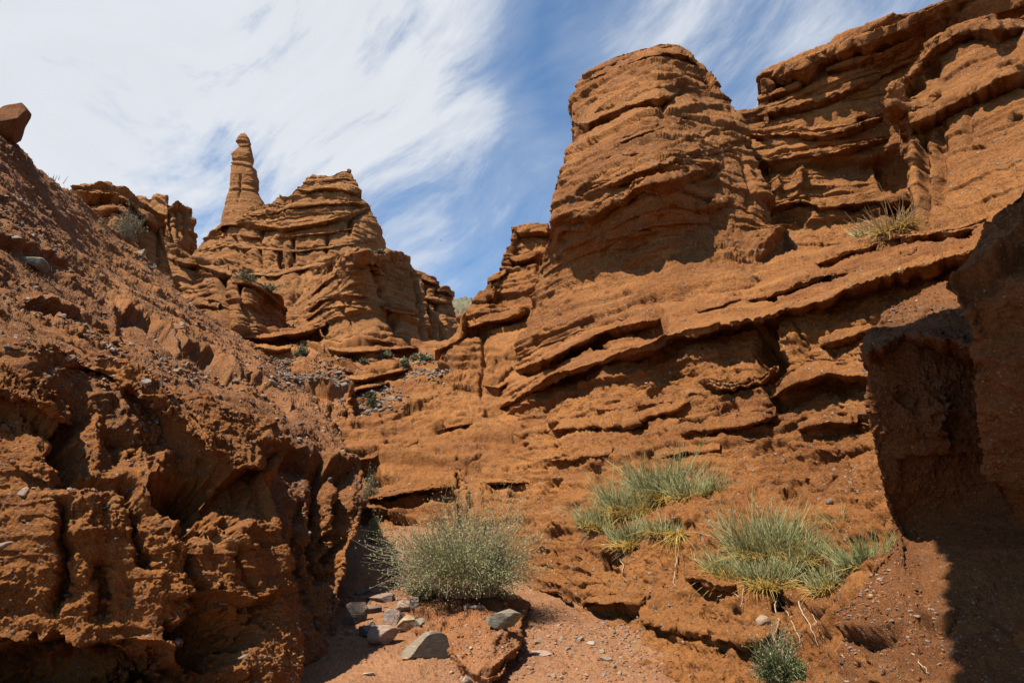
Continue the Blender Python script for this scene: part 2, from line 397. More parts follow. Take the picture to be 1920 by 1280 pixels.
M_slope = rock_mat('rubble', (0.315, 0.132, 0.042), (0.17, 0.066, 0.023), speck=0.75, sscale=11, bump=0.08, bs=7)
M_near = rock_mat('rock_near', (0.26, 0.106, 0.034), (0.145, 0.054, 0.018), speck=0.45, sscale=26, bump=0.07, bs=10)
M_talus = rock_mat('talus', (0.33, 0.24, 0.16), (0.25, 0.19, 0.13), speck=1.0, sscale=4, bump=0.12, bs=3)
M_hill = rock_mat('far_hill', (0.17, 0.135, 0.085), (0.10, 0.105, 0.06), speck=0.55, sscale=0.35, bump=0.8, bs=0.12, band=0.0, big=0.02,
                  stones=[(0.0, (0.07, 0.09, 0.045)), (0.6, (0.10, 0.12, 0.06)), (1.0, (0.17, 0.14, 0.09))])
M_mound = rock_mat('earth', (0.25, 0.108, 0.042), (0.165, 0.066, 0.024), speck=0.35, sscale=30, bump=0.014, bs=8, band=0.0, big=0.5)
M_ground = rock_mat('sand', (0.245, 0.122, 0.058), (0.155, 0.068, 0.030), dark=(0.2, 0.10, 0.055), speck=0.30, sscale=34, bump=0.012, bs=7, band=0.0, big=0.5)

# ================================================================ ROCK
SL = dict(sm=0.5)
# ---- A: rubble hillside on the left
rk = Rock()
A_sky = [(-420, 60), (-200, 130), (0, 236), (12, 252), (22, 268), (40, 290), (70, 320), (100, 342), (125, 358), (150, 380), (200, 420), (250, 460), (300, 508), (330, 538), (370, 575), (430, 620), (480, 648), (520, 676), (560, 716), (600, 765), (628, 810), (650, 850)]
A_right = [(650, 850), (672, 880), (684, 920), (688, 970), (684, 1010), (668, 1060), (652, 1110), (640, 1170), (622, 1230), (600, 1280), (560, 1380)]
A_ctrl = [(-400, 80, 16), (0, 250, 17), (150, 382, 22.5), (200, 550, 15.5), (300, 508, 27), (0, 450, 10.5), (0, 620, 7.6), (-400, 500, 7), (100, 660, 7.8), (300, 740, 9.3), (350, 650, 15), (430, 620, 28), (560, 718, 26), (500, 790, 12.8), (480, 700, 19), (600, 870, 12.8), (560, 870, 12.4), (600, 766, 21),
          (650, 850, 14.2), (600, 1000, 11.3), (545, 900, 11.9), (550, 1200, 9.2), (645, 1000, 11.9), (686, 970, 12.8), (660, 900, 13.1), (640, 1170, 10.9), (652, 1110, 11.6), (600, 1280, 9.5), (200, 1000, 9), (0, 900, 8), (0, 1280, 7), (300, 1280, 8), (-400, 1300, 6)]
A_f = [('L', [(225, 585), (250, 590), (280, 598), (330, 640), (350, 655)], .30, 14, .35, 18), ('L', [(330, 628), (350, 640), (389, 668), (420, 690), (450, 712)], .3, 12, .45, 16),
       ('L', [(-60, 420), (0, 440), (60, 470), (120, 500)], .12, 15, .15, 15), ('L', [(60, 560), (150, 585), (220, 620)], .15, 14, .2, 14), ('L', [(470, 700), (510, 735), (540, 770)], .25, 10, .35, 14),
       ('C', [(604, 860), (606, 930), (622, 1000), (636, 1080)], .8, 13), ('C', [(648, 880), (650, 930), (664, 1000), (664, 1060)], .6, 10), ('C', [(566, 930), (575, 1010), (590, 1100), (604, 1180)], .35, 10),
       ('L', [(510, 838), (540, 850), (570, 862), (600, 880), (625, 872), (645, 866), (670, 880)], .25, 22, .30, 22), ('H', 645, 990, 12, 9, -.3)]
patch(rk, A_sky, A_right, [(-420, 1380), (560, 1380)], [(-420, 60), (-420, 1380)], A_ctrl, A_f, wrap={'T': (14, None, -2), 'R': (9, (-0.35, 0.94, 0))}, seed=1,
      sa=0.07, sm=0.6, fl=0.14, flf=1.1, big=0.22, bigf=0.4, rough=0.075, rf=1.8, cong=0.035, octs=5)
hillside = rk.build('rubble_hillside', M_slope, label='steep stony orange hillside rising along the left side of the canyon to a bare skyline', cat='hillside')

rk = Rock()
N_top = [(-420, 560), (-100, 620), (0, 636), (60, 640), (130, 650), (175, 676), (230, 690), (300, 708), (370, 735), (430, 760), (490, 790), (522, 818)]
N_right = [(522, 818), (528, 840), (521, 868), (506, 905), (512, 950), (526, 1000), (548, 1060), (556, 1130), (562, 1200), (560, 1280), (556, 1380)]
N_ctrl = [(-400, 600, 5.6), (0, 650, 7.0), (130, 660, 7.4), (200, 720, 8.0), (300, 730, 8.2), (430, 770, 8.6), (522, 830, 9.0), (0, 900, 6.5), (100, 1000, 6.4), (200, 1000, 6.7), (300, 1000, 7.0), (400, 950, 7.5), (506, 905, 8.6), (450, 1000, 7.6),
          (540, 1060, 8.3), (400, 1100, 7.3), (556, 1200, 8.1), (500, 1250, 7.6), (300, 1200, 6.9), (150, 1250, 6.6), (0, 1250, 6.4), (-400, 1000, 5.0), (-400, 1350, 4.8), (300, 1380, 6.8), (80, 850, 6.5)]
N_f = [('L', [(-60, 722), (0, 736), (60, 750), (95, 768), (128, 792)], .05, 30, .28, 40), ('L', [(196, 690), (230, 716), (290, 752), (350, 800), (400, 848), (440, 878), (480, 872), (525, 838)], .06, 38, .50, 110),
       ('C', [(176, 690), (150, 760), (140, 830), (160, 900)], .55, 24), ('H', 372, 912, 80, 46, -1.05), ('H', 250, 800, 60, 40, -.2), ('H', 400, 1180, 85, 60, -.8), ('H', 150, 1250, 190, 44, -.70), ('H', 330, 1285, 150, 40, -.7), ('H', 470, 905, 26, 45, -.25),
       ('C', [(240, 880), (262, 960), (285, 1060)], .28, 10), ('C', [(118, 930), (128, 1010), (120, 1100), (100, 1150)], .32, 12), ('C', [(355, 950), (365, 1040), (372, 1120)], .3, 10), ('C', [(190, 1050), (185, 1160)], .22, 12), ('C', [(440, 960), (470, 1060), (505, 1180)], .22, 10),
       ('H', 395, 905, 14, 30, .3), ('H', 295, 900, 22, 60, .22), ('H', 450, 985, 30, 60, .2), ('H', 320, 1005, 18, 50, .15), ('H', 165, 930, 24, 70, .12), ('L', [(20, 880), (80, 900), (130, 890)], .06, 20, .1, 16),
       ('L', [(330, 1120), (400, 1105), (470, 1130), (520, 1120)], .14, 26, .2, 30), ('L', [(-50, 1190), (60, 1205), (160, 1215), (250, 1200), (320, 1210)], .12, 30, .25, 60)]
patch(rk, N_top, N_right, [(-420, 1380), (556, 1380)], [(-420, 560), (-420, 1380)], N_ctrl, N_f, rag=(7, 0), wrap={'T': (5, (-0.45, 0.85, 0.12)), 'R': (4.5, (-0.5, 0.86, 0))}, seed=2, step=1.4,
      sa=0.03, sm=0.5, fl=0.17, flf=1.5, big=0.10, bigf=0.7, rough=0.022, rf=5, cong=0.016, octs=5, pit=(0.05, 2.2), flz=0.08)
slabs(rk, N_ctrl, [([(186, 694), (230, 722), (290, 757), (350, 803), (400, 848), (440, 880), (480, 874), (528, 838)], 52, .30), ([(-90, 728), (0, 741), (60, 755), (95, 773), (132, 796)], 56, .20)], rg=6, seed=2, step=1.4,
      sa=0.03, sm=0.4, sa2=0.03, fl=0.05, flf=1.5, big=0.10, bigf=0.8, rough=0.035, rf=4.5, cong=0.03, octs=5)
near_bank = rk.build('eroded_bank', M_left, label='fluted dark orange bank hollowed under its gravelly lip, filling the lower left', cat='rock face')

# ---- C: canyon side in the middle with the small capped tower
rk = Rock()
C_left = [(920, 548), (900, 575), (868, 600), (864, 632), (835, 655), (826, 690), (800, 715), (766, 732), (735, 757), (691, 775), (628, 806), (620, 860), (626, 940), (640, 1000), (650, 1060)]
C_top = [(920, 548), (926, 518), (952, 500), (956, 478), (967, 440), (966, 428), (976, 421), (1009, 417), (1031, 421), (1050, 440), (1090, 480)]
C_ctrl = [(628, 806, 25), (700, 773, 27), (766, 732, 29), (832, 660, 32), (868, 605, 34), (920, 548, 35), (975, 422, 35.5), (1031, 425, 35), (1000, 500, 34.5), (1050, 480, 34), (1090, 600, 31), (990, 660, 31), (900, 700, 30), (880, 800, 25), (800, 760, 27.3), (760, 860, 22.8),
          (680, 870, 22.8), (700, 940, 20.6), (860, 960, 18.5), (650, 1000, 21), (870, 1030, 16.5), (720, 1020, 18.2), (780, 1000, 18.5), (900, 900, 21), (1000, 900, 19.5), (1000, 1000, 16.5), (650, 1060, 16), (960, 760, 27), (700, 910, 21.5)]
C_f = [('L', [(860, 606), (880, 612), (916, 602), (951, 596), (991, 578)], .7, 14, .9, 14), ('L', [(960, 431), (985, 436), (1010, 431), (1035, 436)], .5, 10, .5, 9), ('L', [(952, 480), (968, 488), (990, 484), (1010, 474), (1030, 470)], .5, 9, .45, 9),
       ('L', [(918, 524), (935, 516), (950, 508)], .6, 7, .7, 9), ('L', [(722, 849), (745, 846), (765, 836), (772, 828)], .25, 9, .3, 8), ('L', [(816, 808), (835, 803), (859, 797), (880, 795)], .35, 10, .5, 8), ('H', 835, 804, 22, 6, -.5),
       ('L', [(700, 936), (730, 930), (759, 924), (804, 917), (842, 914), (862, 905)], .28, 12, .35, 8), ('H', 746, 962, 26, 7, -.6), ('H', 835, 951, 20, 10, -1.0), ('H', 690, 872, 22, 13, -1.3), ('L', [(650, 863), (670, 864), (700, 858), (712, 850)], .4, 9, .4, 8),
       ('L', [(826, 720), (845, 719), (866, 717)], .3, 7, .3, 6), ('H', 766, 774, 8, 5, -.5), ('L', [(880, 660), (900, 655), (930, 662)], .3, 6, .3, 6), ('L', [(900, 690), (930, 688), (952, 690)], .25, 6, .3, 6), ('L', [(905, 720), (935, 725), (960, 708), (985, 700)], .5, 10, .7, 9),
       ('C', [(906, 620), (906, 700), (903, 740)], .35, 4), ('C', [(856, 860), (859, 910), (861, 1000)], .5, 4), ('L', [(740, 990), (790, 995), (850, 985)], .15, 9, .15, 7), ('L', [(700, 1000), (760, 1008), (830, 1000)], .12, 9, .12, 7),
       ('L', [(650, 770 + 40), (700, 800), (760, 780), (820, 750)], .2, 10, .2, 8)]
C_f = soften(C_f, 0.5, 0.9)
patch(rk, C_top, [(1090, 480), (1090, 800), (1080, 1060)], [(650, 1060), (1080, 1060)], C_left, C_ctrl, C_f, wrap={'T': (7, None, 0), 'L': (8, None)}, seed=3,
      sa=0.30, sm=0.9, fl=0.10, flf=0.7, big=0.35, bigf=0.3, rough=0.09, rf=1.5, cong=0.04, octs=5, pit=(0.22, 0.9))
slabs(rk, C_ctrl, [([(858, 607), (880, 614), (916, 604), (951, 597), (993, 579)], 13, .9), ([(960, 433), (985, 438), (1010, 433), (1036, 438)], 13, .45), ([(950, 482), (968, 490), (990, 486), (1010, 476)], 12, .35), ([(914, 528), (935, 520), (953, 508)], 12, .45),
     ([(816, 657), (835, 650), (852, 640), (870, 628)], 10, 1.1), ([(690, 938), (730, 931), (759, 925), (804, 918), (845, 914)], 14, .25), ([(720, 850), (745, 847), (765, 837), (790, 822)], 12, .25), ([(812, 809), (835, 804), (859, 798), (890, 794)], 12, .35), ([(640, 866), (670, 865), (700, 859), (716, 848)], 12, .5),
     ([(905, 722), (935, 727), (960, 712), (990, 700)], 14, .6)], seed=3, sa=0.06, sm=0.5, sa2=0.03, fl=0.0, big=0.10, bigf=0.6, rough=0.05, rf=2.2, cong=0.03, octs=5)
mid_cliff = rk.build('canyon_wall', M_right, label='sloping orange canyon wall behind the green bush, stepping up to a small capped tower left of the big butte', cat='rock wall')

# ---- B: the long wall on the right under the overhanging slab
H1 = [(835, 800), (900, 783), (930, 768), (981, 740), (1054, 702), (1127, 680), (1200, 655), (1266, 630), (1340, 614), (1428, 598), (1470, 585), (1550, 557), (1631, 527), (1700, 505), (1800, 478), (1900, 440), (2100, 360)]
hz = lambda dz=0, dy=0: [(x, y+dy, (6.45+dz-CZ)/ratio(x, y)[1]) for x, y in H1[1::2]]
rk = Rock()
B1_top = [(x, y-10) for x, y in H1]
B1_left = [(835, 790), (850, 830), (856, 870), (858, 905), (866, 930), (880, 960), (884, 1010), (905, 1060), (930, 1110), (900, 1240)]
B1_c = [(x, y, d+1.1) for x, y, d in hz()] + [(858, 900, 20.5), (884, 1000, 17.5), (960, 1100, 14.0), (1050, 1180, 11.8), (1200, 1290, 8.9), (900, 1250, 11), (1400, 1290, 7.6), (1600, 1290, 6.2), (1640, 1150, 7.3), (1500, 1100, 9.2), (1300, 1100, 10.6), (1100, 1080, 12.7), (1100, 980, 14.4), (1300, 930, 13.2),
        (1500, 900, 12.3), (1420, 1010, 10.9), (1650, 950, 10), (1650, 740, 11.6), (1400, 750, 15), (1200, 800, 17.3), (1000, 850, 20.5), (1000, 950, 17.5), (1800, 900, 9.5), (2050, 1200, 5), (1600, 1020, 9.6), (1150, 880, 16.3)]
B1_f = [('L', [(1030, 806), (1050, 800), (1083, 798), (1119, 794), (1160, 793), (1205, 790)], .38, 22, .40, 16), ('L', [(1195, 788), (1230, 776), (1266, 764), (1300, 750), (1330, 742)], .14, 14, .2, 10), ('L', [(1270, 803), (1294, 806), (1347, 804), (1400, 793), (1450, 775)], .40, 16, .38, 11),
        ('L', [(1318, 720), (1345, 727), (1379, 729), (1424, 719), (1458, 697)], .50, 14, .45, 12), ('L', [(1448, 742), (1477, 726), (1509, 708), (1550, 702), (1590, 704), (1640, 702), (1700, 700)], .55, 30, .75, 40), ('L', [(1546, 645), (1570, 636), (1590, 630), (1624, 619), (1660, 612)], .28, 12, .35, 9),
        ('H', 1440, 640, 20, 46, -1.3), ('H', 1462, 690, 12, 30, -.9), ('H', 1452, 745, 12, 22, -.5), ('L', [(1500, 803), (1530, 796), (1558, 789), (1607, 790), (1640, 786)], .22, 14, .25, 12), ('H', 1583, 867, 12, 5, -.4), ('H', 1545, 858, 6, 4, -.25), ('L', [(1500, 660), (1540, 668), (1570, 650)], .2, 10, .25, 8),
        ('L', [(1095, 1131), (1125, 1129), (1154, 1127), (1200, 1132), (1215, 1120)], .26, 24, .30, 14), ('H', 1180, 1134, 20, 7, -.35), ('L', [(1215, 1160), (1258, 1173), (1301, 1180), (1359, 1200), (1424, 1196), (1450, 1190)], .17, 22, .18, 12), ('L', [(1295, 1080), (1310, 1090), (1348, 1104), (1380, 1108)], .18, 12, .22, 12),
        ('L', [(1460, 1088), (1500, 1125), (1545, 1140), (1575, 1135), (1605, 1108)], .16, 22, .26, 26), ('H', 1455, 1120, 22, 22, -.3), ('H', 1135, 1045, 12, 9, -.35), ('L', [(1100, 1030), (1130, 1050), (1165, 1068)], .15, 20, .2, 12), ('H', 890, 950, 16, 40, -.7), ('H', 905, 935, 22, 14, .4),
        ('L', [(920, 920), (950, 905), (985, 912)], .15, 10, .2, 8), ('H', 942, 892, 7, 9, -.25), ('L', [(1000, 1060), (1050, 1075), (1090, 1070), (1130, 1085)], .12, 12, .12, 10), ('L', [(975, 1095), (1010, 1102), (1040, 1110), (1060, 1130)], .18, 12, .2, 10), ('L', [(1570, 950), (1620, 948), (1672, 938)], .12, 12, .14, 8),
        ('L', [(930, 860), (960, 858), (1000, 862)], .12, 8, .15, 6), ('L', [(1080, 890), (1120, 880), (1160, 885)], .1, 8, .12, 6), ('C', [(1500, 610), (1508, 660), (1500, 700)], .2, 6), ('H', 1560, 1010, 60, 26, .12), ('L', [(1060, 1085), (1075, 1095), (1100, 1092)], .12, 9, .15, 8), ('H', 1350, 1000, 70, 40, .25),
        ('L', [(1000, 1010), (1080, 1020), (1150, 1000)], .08, 9, .08, 8), ('L', [(1010, 760), (1040, 750), (1085, 742)], .12, 9, .12, 8)]
B1_f = soften(B1_f, 0.3, 0.7)
patch(rk, B1_top, [(2100, 350), (2100, 1330)], [(900, 1240), (1200, 1340), (1600, 1340), (2100, 1330)], B1_left, B1_c, B1_f, wrap={'L': (6, None), 'T': (1.5, (0, 1, .1)), 'R': (6, (0.95, -0.2, 0))}, seed=4,
      sa=0.18, sm=0.7, fl=0.14, flf=0.9, big=0.30, bigf=0.7, rough=0.085, rf=2.2, cong=0.03, sa2=0.08, octs=5, pit=(0.20, 1.3))
slabs(rk, B1_c, [([(1028, 808), (1050, 802), (1083, 800), (1119, 795), (1160, 795), (1207, 791)], 24, .40), ([(1190, 789), (1230, 777), (1266, 765), (1300, 751), (1332, 742)], 14, .22), ([(1265, 804), (1294, 807), (1347, 805), (1400, 795), (1455, 776)], 20, .45), ([(1312, 718), (1345, 728), (1379, 730), (1424, 720), (1460, 698)], 20, .5),
     ([(1446, 745), (1477, 727), (1509, 710), (1550, 703), (1590, 705), (1640, 704), (1720, 700)], 34, .65), ([(1540, 647), (1570, 637), (1590, 631), (1624, 620), (1670, 610)], 14, .35), ([(1090, 1133), (1125, 1130), (1154, 1128), (1200, 1134), (1222, 1122)], 24, .32), ([(1205, 1160), (1258, 1175), (1301, 1182), (1359, 1203), (1424, 1198), (1460, 1190)], 20, .22),
     ([(1290, 1082), (1320, 1095), (1350, 1106), (1385, 1108)], 16, .24), ([(970, 1098), (1010, 1104), (1045, 1112), (1070, 1130)], 12, .2), ([(1498, 804), (1530, 797), (1558, 790), (1607, 791)], 14, .25), ([(1020, 866), (1060, 862), (1110, 852), (1150, 850)], 14, .14), ([(1230, 860), (1290, 850), (1350, 842)], 14, .12), ([(900, 905), (940, 902), (990, 905)], 12, .2)], rg=3, seed=4, sa=0.06, sm=0.5, sa2=0.03, fl=0.0, big=0.10, bigf=0.6, rough=0.05, rf=2.2, cong=0.03, octs=5)
# shelf slab and the slope above it, reaching back to the foot of the upper cliff
S_top = [(960, 692), (1000, 650), (1100, 590), (1230, 545), (1400, 500), (1470, 466), (1540, 468), (1640, 440), (1740, 412), (1880, 372), (2100, 300)]
S_c = hz() + [(965, 700, 28.5), (1020, 650, 27.3), (1100, 600, 25.8), (1230, 550, 24), (1400, 500, 24.3), (1470, 466, 25.3), (1540, 466, 24), (1640, 440, 23), (1740, 412, 21.5), (1880, 372, 18.5), (2100, 300, 15), (1200, 620, 18.6), (1350, 575, 17.5), (1500, 520, 17.5), (1600, 470, 18.5), (1700, 460, 15.2), (1030, 672, 23.5)]
S_f = [('L', [(968, 690), (1000, 680), (1030, 668), (1060, 652), (1100, 632), (1140, 612), (1180, 604), (1225, 598), (1245, 596)], .75, 9, .95, 13), ('H', 1095, 640, 40, 8, -.5), ('L', [(1535, 493), (1560, 482), (1620, 464), (1680, 445), (1720, 432), (1790, 436), (1830, 425)], .45, 9, .5, 8),
       ('L', [(1690, 442), (1740, 436), (1800, 425), (1850, 410)], .35, 12, .5, 9), ('L', [(1430, 558), (1445, 550), (1475, 538), (1520, 524), (1600, 505), (1660, 490), (1720, 468)], .22, 9, .2, 7), ('H', 1440, 553, 14, 7, -.6), ('L', [(1270, 590), (1320, 575), (1390, 560), (1425, 555)], .2, 7, .2, 6), ('L', [(1180, 585), (1250, 560), (1310, 560), (1325, 572)], .12, 7, .12, 6)]
S_f = soften(S_f, 0.35, 0.9)
patch(rk, S_top, [(2100, 300), (2100, 360)], H1, [(960, 692), (900, 740), (835, 800)], S_c, S_f, rag=(0, 5), wrap={'B': (1.6, None), 'L': (6, None), 'R': (6, (0.95, -0.2, 0))}, seed=5,
      sa=0.16, sm=0.55, sa2=0.07, fl=0.0, big=0.14, bigf=0.35, rough=0.05, rf=1.7, cong=0.03, octs=5)
slabs(rk, S_c, [([(965, 694), (1000, 684), (1030, 672), (1060, 655), (1100, 636), (1140, 617), (1180, 607), (1228, 600), (1250, 592)], 15, .85), ([(1533, 495), (1560, 484), (1620, 466), (1680, 447), (1720, 434), (1790, 436), (1835, 424)], 9, .5), ([(1685, 447), (1740, 440), (1800, 428), (1860, 406)], 9, .6),
     ([(1425, 562), (1445, 556), (1475, 544), (1520, 528), (1600, 508), (1660, 492), (1725, 468)], 9, .35), ([(1265, 594), (1320, 580), (1390, 565), (1430, 560)], 9, .3)], rg=2, seed=5, sa=0.06, sm=0.5, sa2=0.03, fl=0.0, big=0.10, bigf=0.6, rough=0.05, rf=2.2, cong=0.03, octs=5)
right_wall = rk.build('canyon_wall', M_right, label='long orange wall rising right of the path to a thin overhanging slab, bushes at its foot', cat='rock wall')

# ---- butte
rk = Rock()
b_left = [(1095, 138), (1092, 150), (1084, 168), (1078, 190), (1079, 215), (1082, 232), (1074, 270), (1066, 300), (1055, 328), (1050, 345), (1048, 372), (1040, 400), (1033, 440), (1022, 470), (1010, 510), (1000, 560), (990, 600), (982, 650), (975, 700)]
b_top = [(1095, 138), (1120, 122), (1160, 104), (1200, 90), (1240, 82), (1275, 83), (1298, 98), (1318, 122), (1332, 155)]
b_right = [(1332, 155), (1340, 172), (1356, 186), (1372, 203), (1385, 225), (1395, 250), (1404, 280), (1414, 310), (1428, 345), (1440, 380), (1448, 410), (1458, 440), (1460, 470), (1500, 540), (1500, 600)]
b_c = H(14.3, [(1037, 419), (1119, 388), (1189, 349), (1275, 333)]) + [(1095, 140, 33), (1080, 220, 32), (1240, 90, 30), (1250, 150, 28.2), (1332, 158, 30), (1385, 230, 28), (1340, 300, 25.7), (1414, 310, 27), (1448, 410, 26), (1400, 420, 24.6), (1300, 450, 24.0), (1458, 465, 25.6), (1150, 480, 26.0), (1010, 510, 30), (985, 640, 28.4), (1100, 590, 24.4),
       (1230, 500, 23.9), (1230, 560, 21.6), (1380, 470, 23.4), (1400, 520, 20.6), (1110, 540, 26.4), (1030, 600, 27.6), (1500, 580, 18.5), (975, 700, 28.5), (1200, 700, 22)]
b_f = [('L', [(1085, 152), (1130, 134), (1180, 116), (1215, 102), (1250, 94), (1290, 102), (1320, 130)], .35, 9, .30, 9), ('L', [(1070, 222), (1085, 230), (1103, 228), (1127, 216), (1173, 197), (1224, 183), (1252, 180), (1285, 166)], .65, 20, .75, 22),
       ('L', [(1085, 186), (1130, 174), (1173, 162), (1232, 145), (1271, 150), (1300, 158)], .2, 9, .15, 8), ('H', 1255, 148, 26, 10, -.7), ('L', [(1271, 218), (1298, 213), (1330, 210), (1353, 205), (1375, 215)], .35, 9, .45, 9), ('L', [(1158, 268), (1180, 260), (1205, 251), (1244, 236), (1262, 240)], .25, 8, .3, 8),
       ('L', [(1083, 366), (1110, 350), (1150, 341), (1181, 327), (1224, 311), (1271, 297), (1330, 288), (1380, 272), (1395, 268)], .35, 9, .40, 8), ('L', [(1030, 421), (1060, 412), (1087, 402), (1111, 406), (1142, 382), (1173, 369), (1189, 350), (1224, 342), (1275, 334), (1306, 316), (1353, 314)], .50, 13, .60, 12),
       ('L', [(1142, 449), (1189, 440), (1220, 435)], .18, 7, .2, 6), ('L', [(1150, 470), (1180, 468), (1210, 455)], .15, 6, .2, 6), ('L', [(1310, 393), (1340, 382), (1369, 373)], .2, 7, .2, 8), ('H', 1436, 452, 26, 22, .9), ('L', [(1395, 470), (1420, 480), (1455, 474)], .3, 14, .3, 8), ('H', 1335, 325, 14, 7, -.45),
       ('L', [(1085, 310), (1110, 300), (1150, 285), (1200, 290)], .12, 7, .15, 7), ('H', 1160, 277, 6, 5, -.4), ('L', [(1040, 342), (1052, 346), (1062, 344)], .5, 10, .5, 9), ('L', [(990, 640), (1034, 598), (1080, 570), (1135, 555), (1180, 530)], .12, 20, .05, 20),
       ('L', [(1095, 330), (1140, 318), (1190, 300), (1240, 280), (1300, 262), (1370, 245)], .14, 7, .14, 7), ('C', [(1240, 175), (1245, 200), (1240, 240)], .2, 5), ('C', [(1390, 300), (1400, 340), (1405, 390)], .2, 5)]
b_f = soften(b_f, 0.35, 0.75)
patch(rk, b_top, b_right, [(975, 700), (1200, 700), (1500, 600)], b_left, b_c, b_f, wrap={'L': (9, None), 'R': (9, (0.25, 0.97, 0)), 'T': (8, None)}, seed=6,
      sa=0.30, sm=0.9, fl=0.06, flf=0.5, big=0.35, bigf=0.22, rough=0.085, rf=1.3, cong=0.035, pit=(0.2, 0.7), octs=5)
slabs(rk, b_c, [([(1086, 156), (1130, 138), (1180, 120), (1215, 106), (1250, 99), (1290, 106), (1320, 134)], 13, .35), ([(1072, 226), (1085, 232), (1103, 230), (1127, 218), (1173, 200), (1224, 186), (1252, 182), (1290, 166)], 34, .6), ([(1268, 220), (1298, 215), (1330, 212), (1353, 207), (1380, 215)], 10, .35),
     ([(1150, 271), (1180, 262), (1205, 253), (1244, 238), (1266, 240)], 9, .25), ([(1075, 370), (1110, 353), (1150, 343), (1181, 329), (1224, 313), (1271, 299), (1330, 290), (1380, 274), (1400, 266)], 10, .38), ([(1032, 425), (1060, 415), (1087, 405), (1111, 407), (1142, 385), (1173, 371), (1189, 353), (1224, 345), (1275, 336), (1306, 319), (1360, 314)], 14, .48),
     ([(1085, 316), (1110, 304), (1150, 290), (1205, 292)], 8, .25), ([(1300, 396), (1340, 385), (1375, 373)], 9, .22), ([(1135, 451), (1189, 442), (1225, 437)], 8, .2)], rg=2, seed=6, sa=0.06, sm=0.5, sa2=0.03, fl=0.0, big=0.10, bigf=0.6, rough=0.07, rf=1.6, cong=0.03, octs=5)
rk.build('sandstone_butte', M_butte, label='tall blunt orange butte with a capped top and sagging ledges standing above the right-hand wall', cat='butte')

# ---- upper cliff on the right: recessed face and nearer buttress
rk = Rock()
u_top = [(1300, 215), (1372, 205), (1400, 207), (1417, 206), (1432, 186), (1441, 165), (1428, 152), (1430, 142), (1446, 128), (1500, 104), (1560, 80), (1600, 64), (1650, 46), (1700, 26), (1760, 0), (1850, -40), (2100, -140)]
u_c = [(1430, 160, 29.6), (1500, 104, 28.4), (1600, 64, 26.6), (1760, 0, 23.9), (2000, -100, 21), (1300, 300, 30), (1400, 290, 29), (1650, 270, 27.5), (1600, 400, 27), (1480, 420, 27.5), (1700, 380, 26.5), (1400, 215, 29.8), (1400, 450, 27), (1900, 200, 25), (1700, 150, 26.5), (1560, 200, 27.8), (2050, 400, 24), (1500, 560, 25), (2000, 560, 22)]
u_f = [('L', [(1422, 158), (1440, 150), (1500, 126), (1560, 100), (1600, 86), (1650, 68), (1700, 48), (1750, 26), (1800, 0)], .9, 12, .8, 16), ('L', [(1420, 212), (1440, 208), (1470, 200), (1520, 190), (1560, 178), (1600, 160), (1640, 148), (1700, 120)], .4, 10, .35, 9), ('L', [(1425, 182), (1470, 170), (1500, 155)], .25, 7, .3, 7),
       ('L', [(1560, 130), (1620, 112), (1680, 90), (1740, 60)], .4, 9, .4, 9), ('L', [(1395, 250), (1440, 252), (1490, 247), (1540, 252), (1580, 246), (1640, 225), (1665, 210)], .55, 9, .6, 9), ('L', [(1395, 292), (1440, 296), (1480, 288), (1530, 282), (1590, 270), (1660, 258)], .7, 14, .45, 9),
       ('L', [(1395, 305), (1430, 312), (1500, 310), (1560, 305), (1620, 300), (1680, 285)], .6, 8, 1.0, 20), ('L', [(1440, 388), (1465, 382), (1500, 372), (1540, 384), (1600, 380), (1640, 372), (1700, 378)], .5, 16, .7, 14), ('H', 1490, 398, 30, 12, -.8), ('H', 1495, 340, 10, 22, .7), ('H', 1458, 350, 8, 18, .5),
       ('C', [(1652, 290), (1655, 330), (1665, 380)], .8, 7), ('C', [(1470, 400), (1475, 440), (1480, 470)], .3, 6), ('H', 1620, 230, 18, 10, -.7), ('C', [(1520, 250), (1518, 230)], .2, 10), ('H', 1690, 330, 36, 60, -1.2)]
u_f = soften(u_f, 0.3, 0.8)
patch(rk, u_top, [(2100, -140), (2100, 560)], [(1300, 600), (2100, 560)], [(1300, 215), (1300, 600)], u_c, u_f, wrap={'T': (14, None, 4), 'R': (12, (0.95, -0.3, 0))}, seed=7,
      sa=0.34, sm=0.9, fl=0.12, flf=0.6, big=0.35, bigf=0.2, rough=0.09, rf=1.1, cong=0.03, octs=5)
slabs(rk, u_c, [([(1420, 162), (1440, 154), (1500, 130), (1560, 104), (1600, 90), (1650, 72), (1700, 52), (1750, 30), (1810, 2)], 17, .9), ([(1395, 254), (1440, 256), (1490, 250), (1540, 255), (1580, 249), (1640, 228), (1672, 210)], 9, .6), ([(1395, 300), (1440, 304), (1480, 298), (1530, 292), (1590, 282), (1672, 262)], 13, .7),
     ([(1430, 392), (1465, 386), (1500, 378), (1540, 388), (1600, 384), (1640, 376), (1710, 380)], 14, .5), ([(1418, 216), (1440, 211), (1470, 203), (1520, 193), (1560, 181), (1600, 163), (1650, 146)], 9, .4), ([(1550, 134), (1620, 115), (1680, 93), (1750, 60)], 9, .45), ([(1422, 186), (1470, 173), (1510, 156)], 8, .3)], rg=2, seed=7, sa=0.12, sm=0.5, sa2=0.06, fl=0.0, big=0.25, bigf=0.2, rough=0.08, rf=1.1, cong=0.03, octs=4)
n_left = [(1728, 98), (1712, 125), (1700, 145), (1668, 160), (1658, 182), (1668, 205), (1695, 226), (1706, 262), (1716, 300), (1712, 340), (1722, 380), (1728, 418), (1730, 470)]
n_top = [(1728, 98), (1750, 74), (1780, 52), (1819, 36), (1860, 32), (1905, 34), (1960, 20), (2100, -20)]
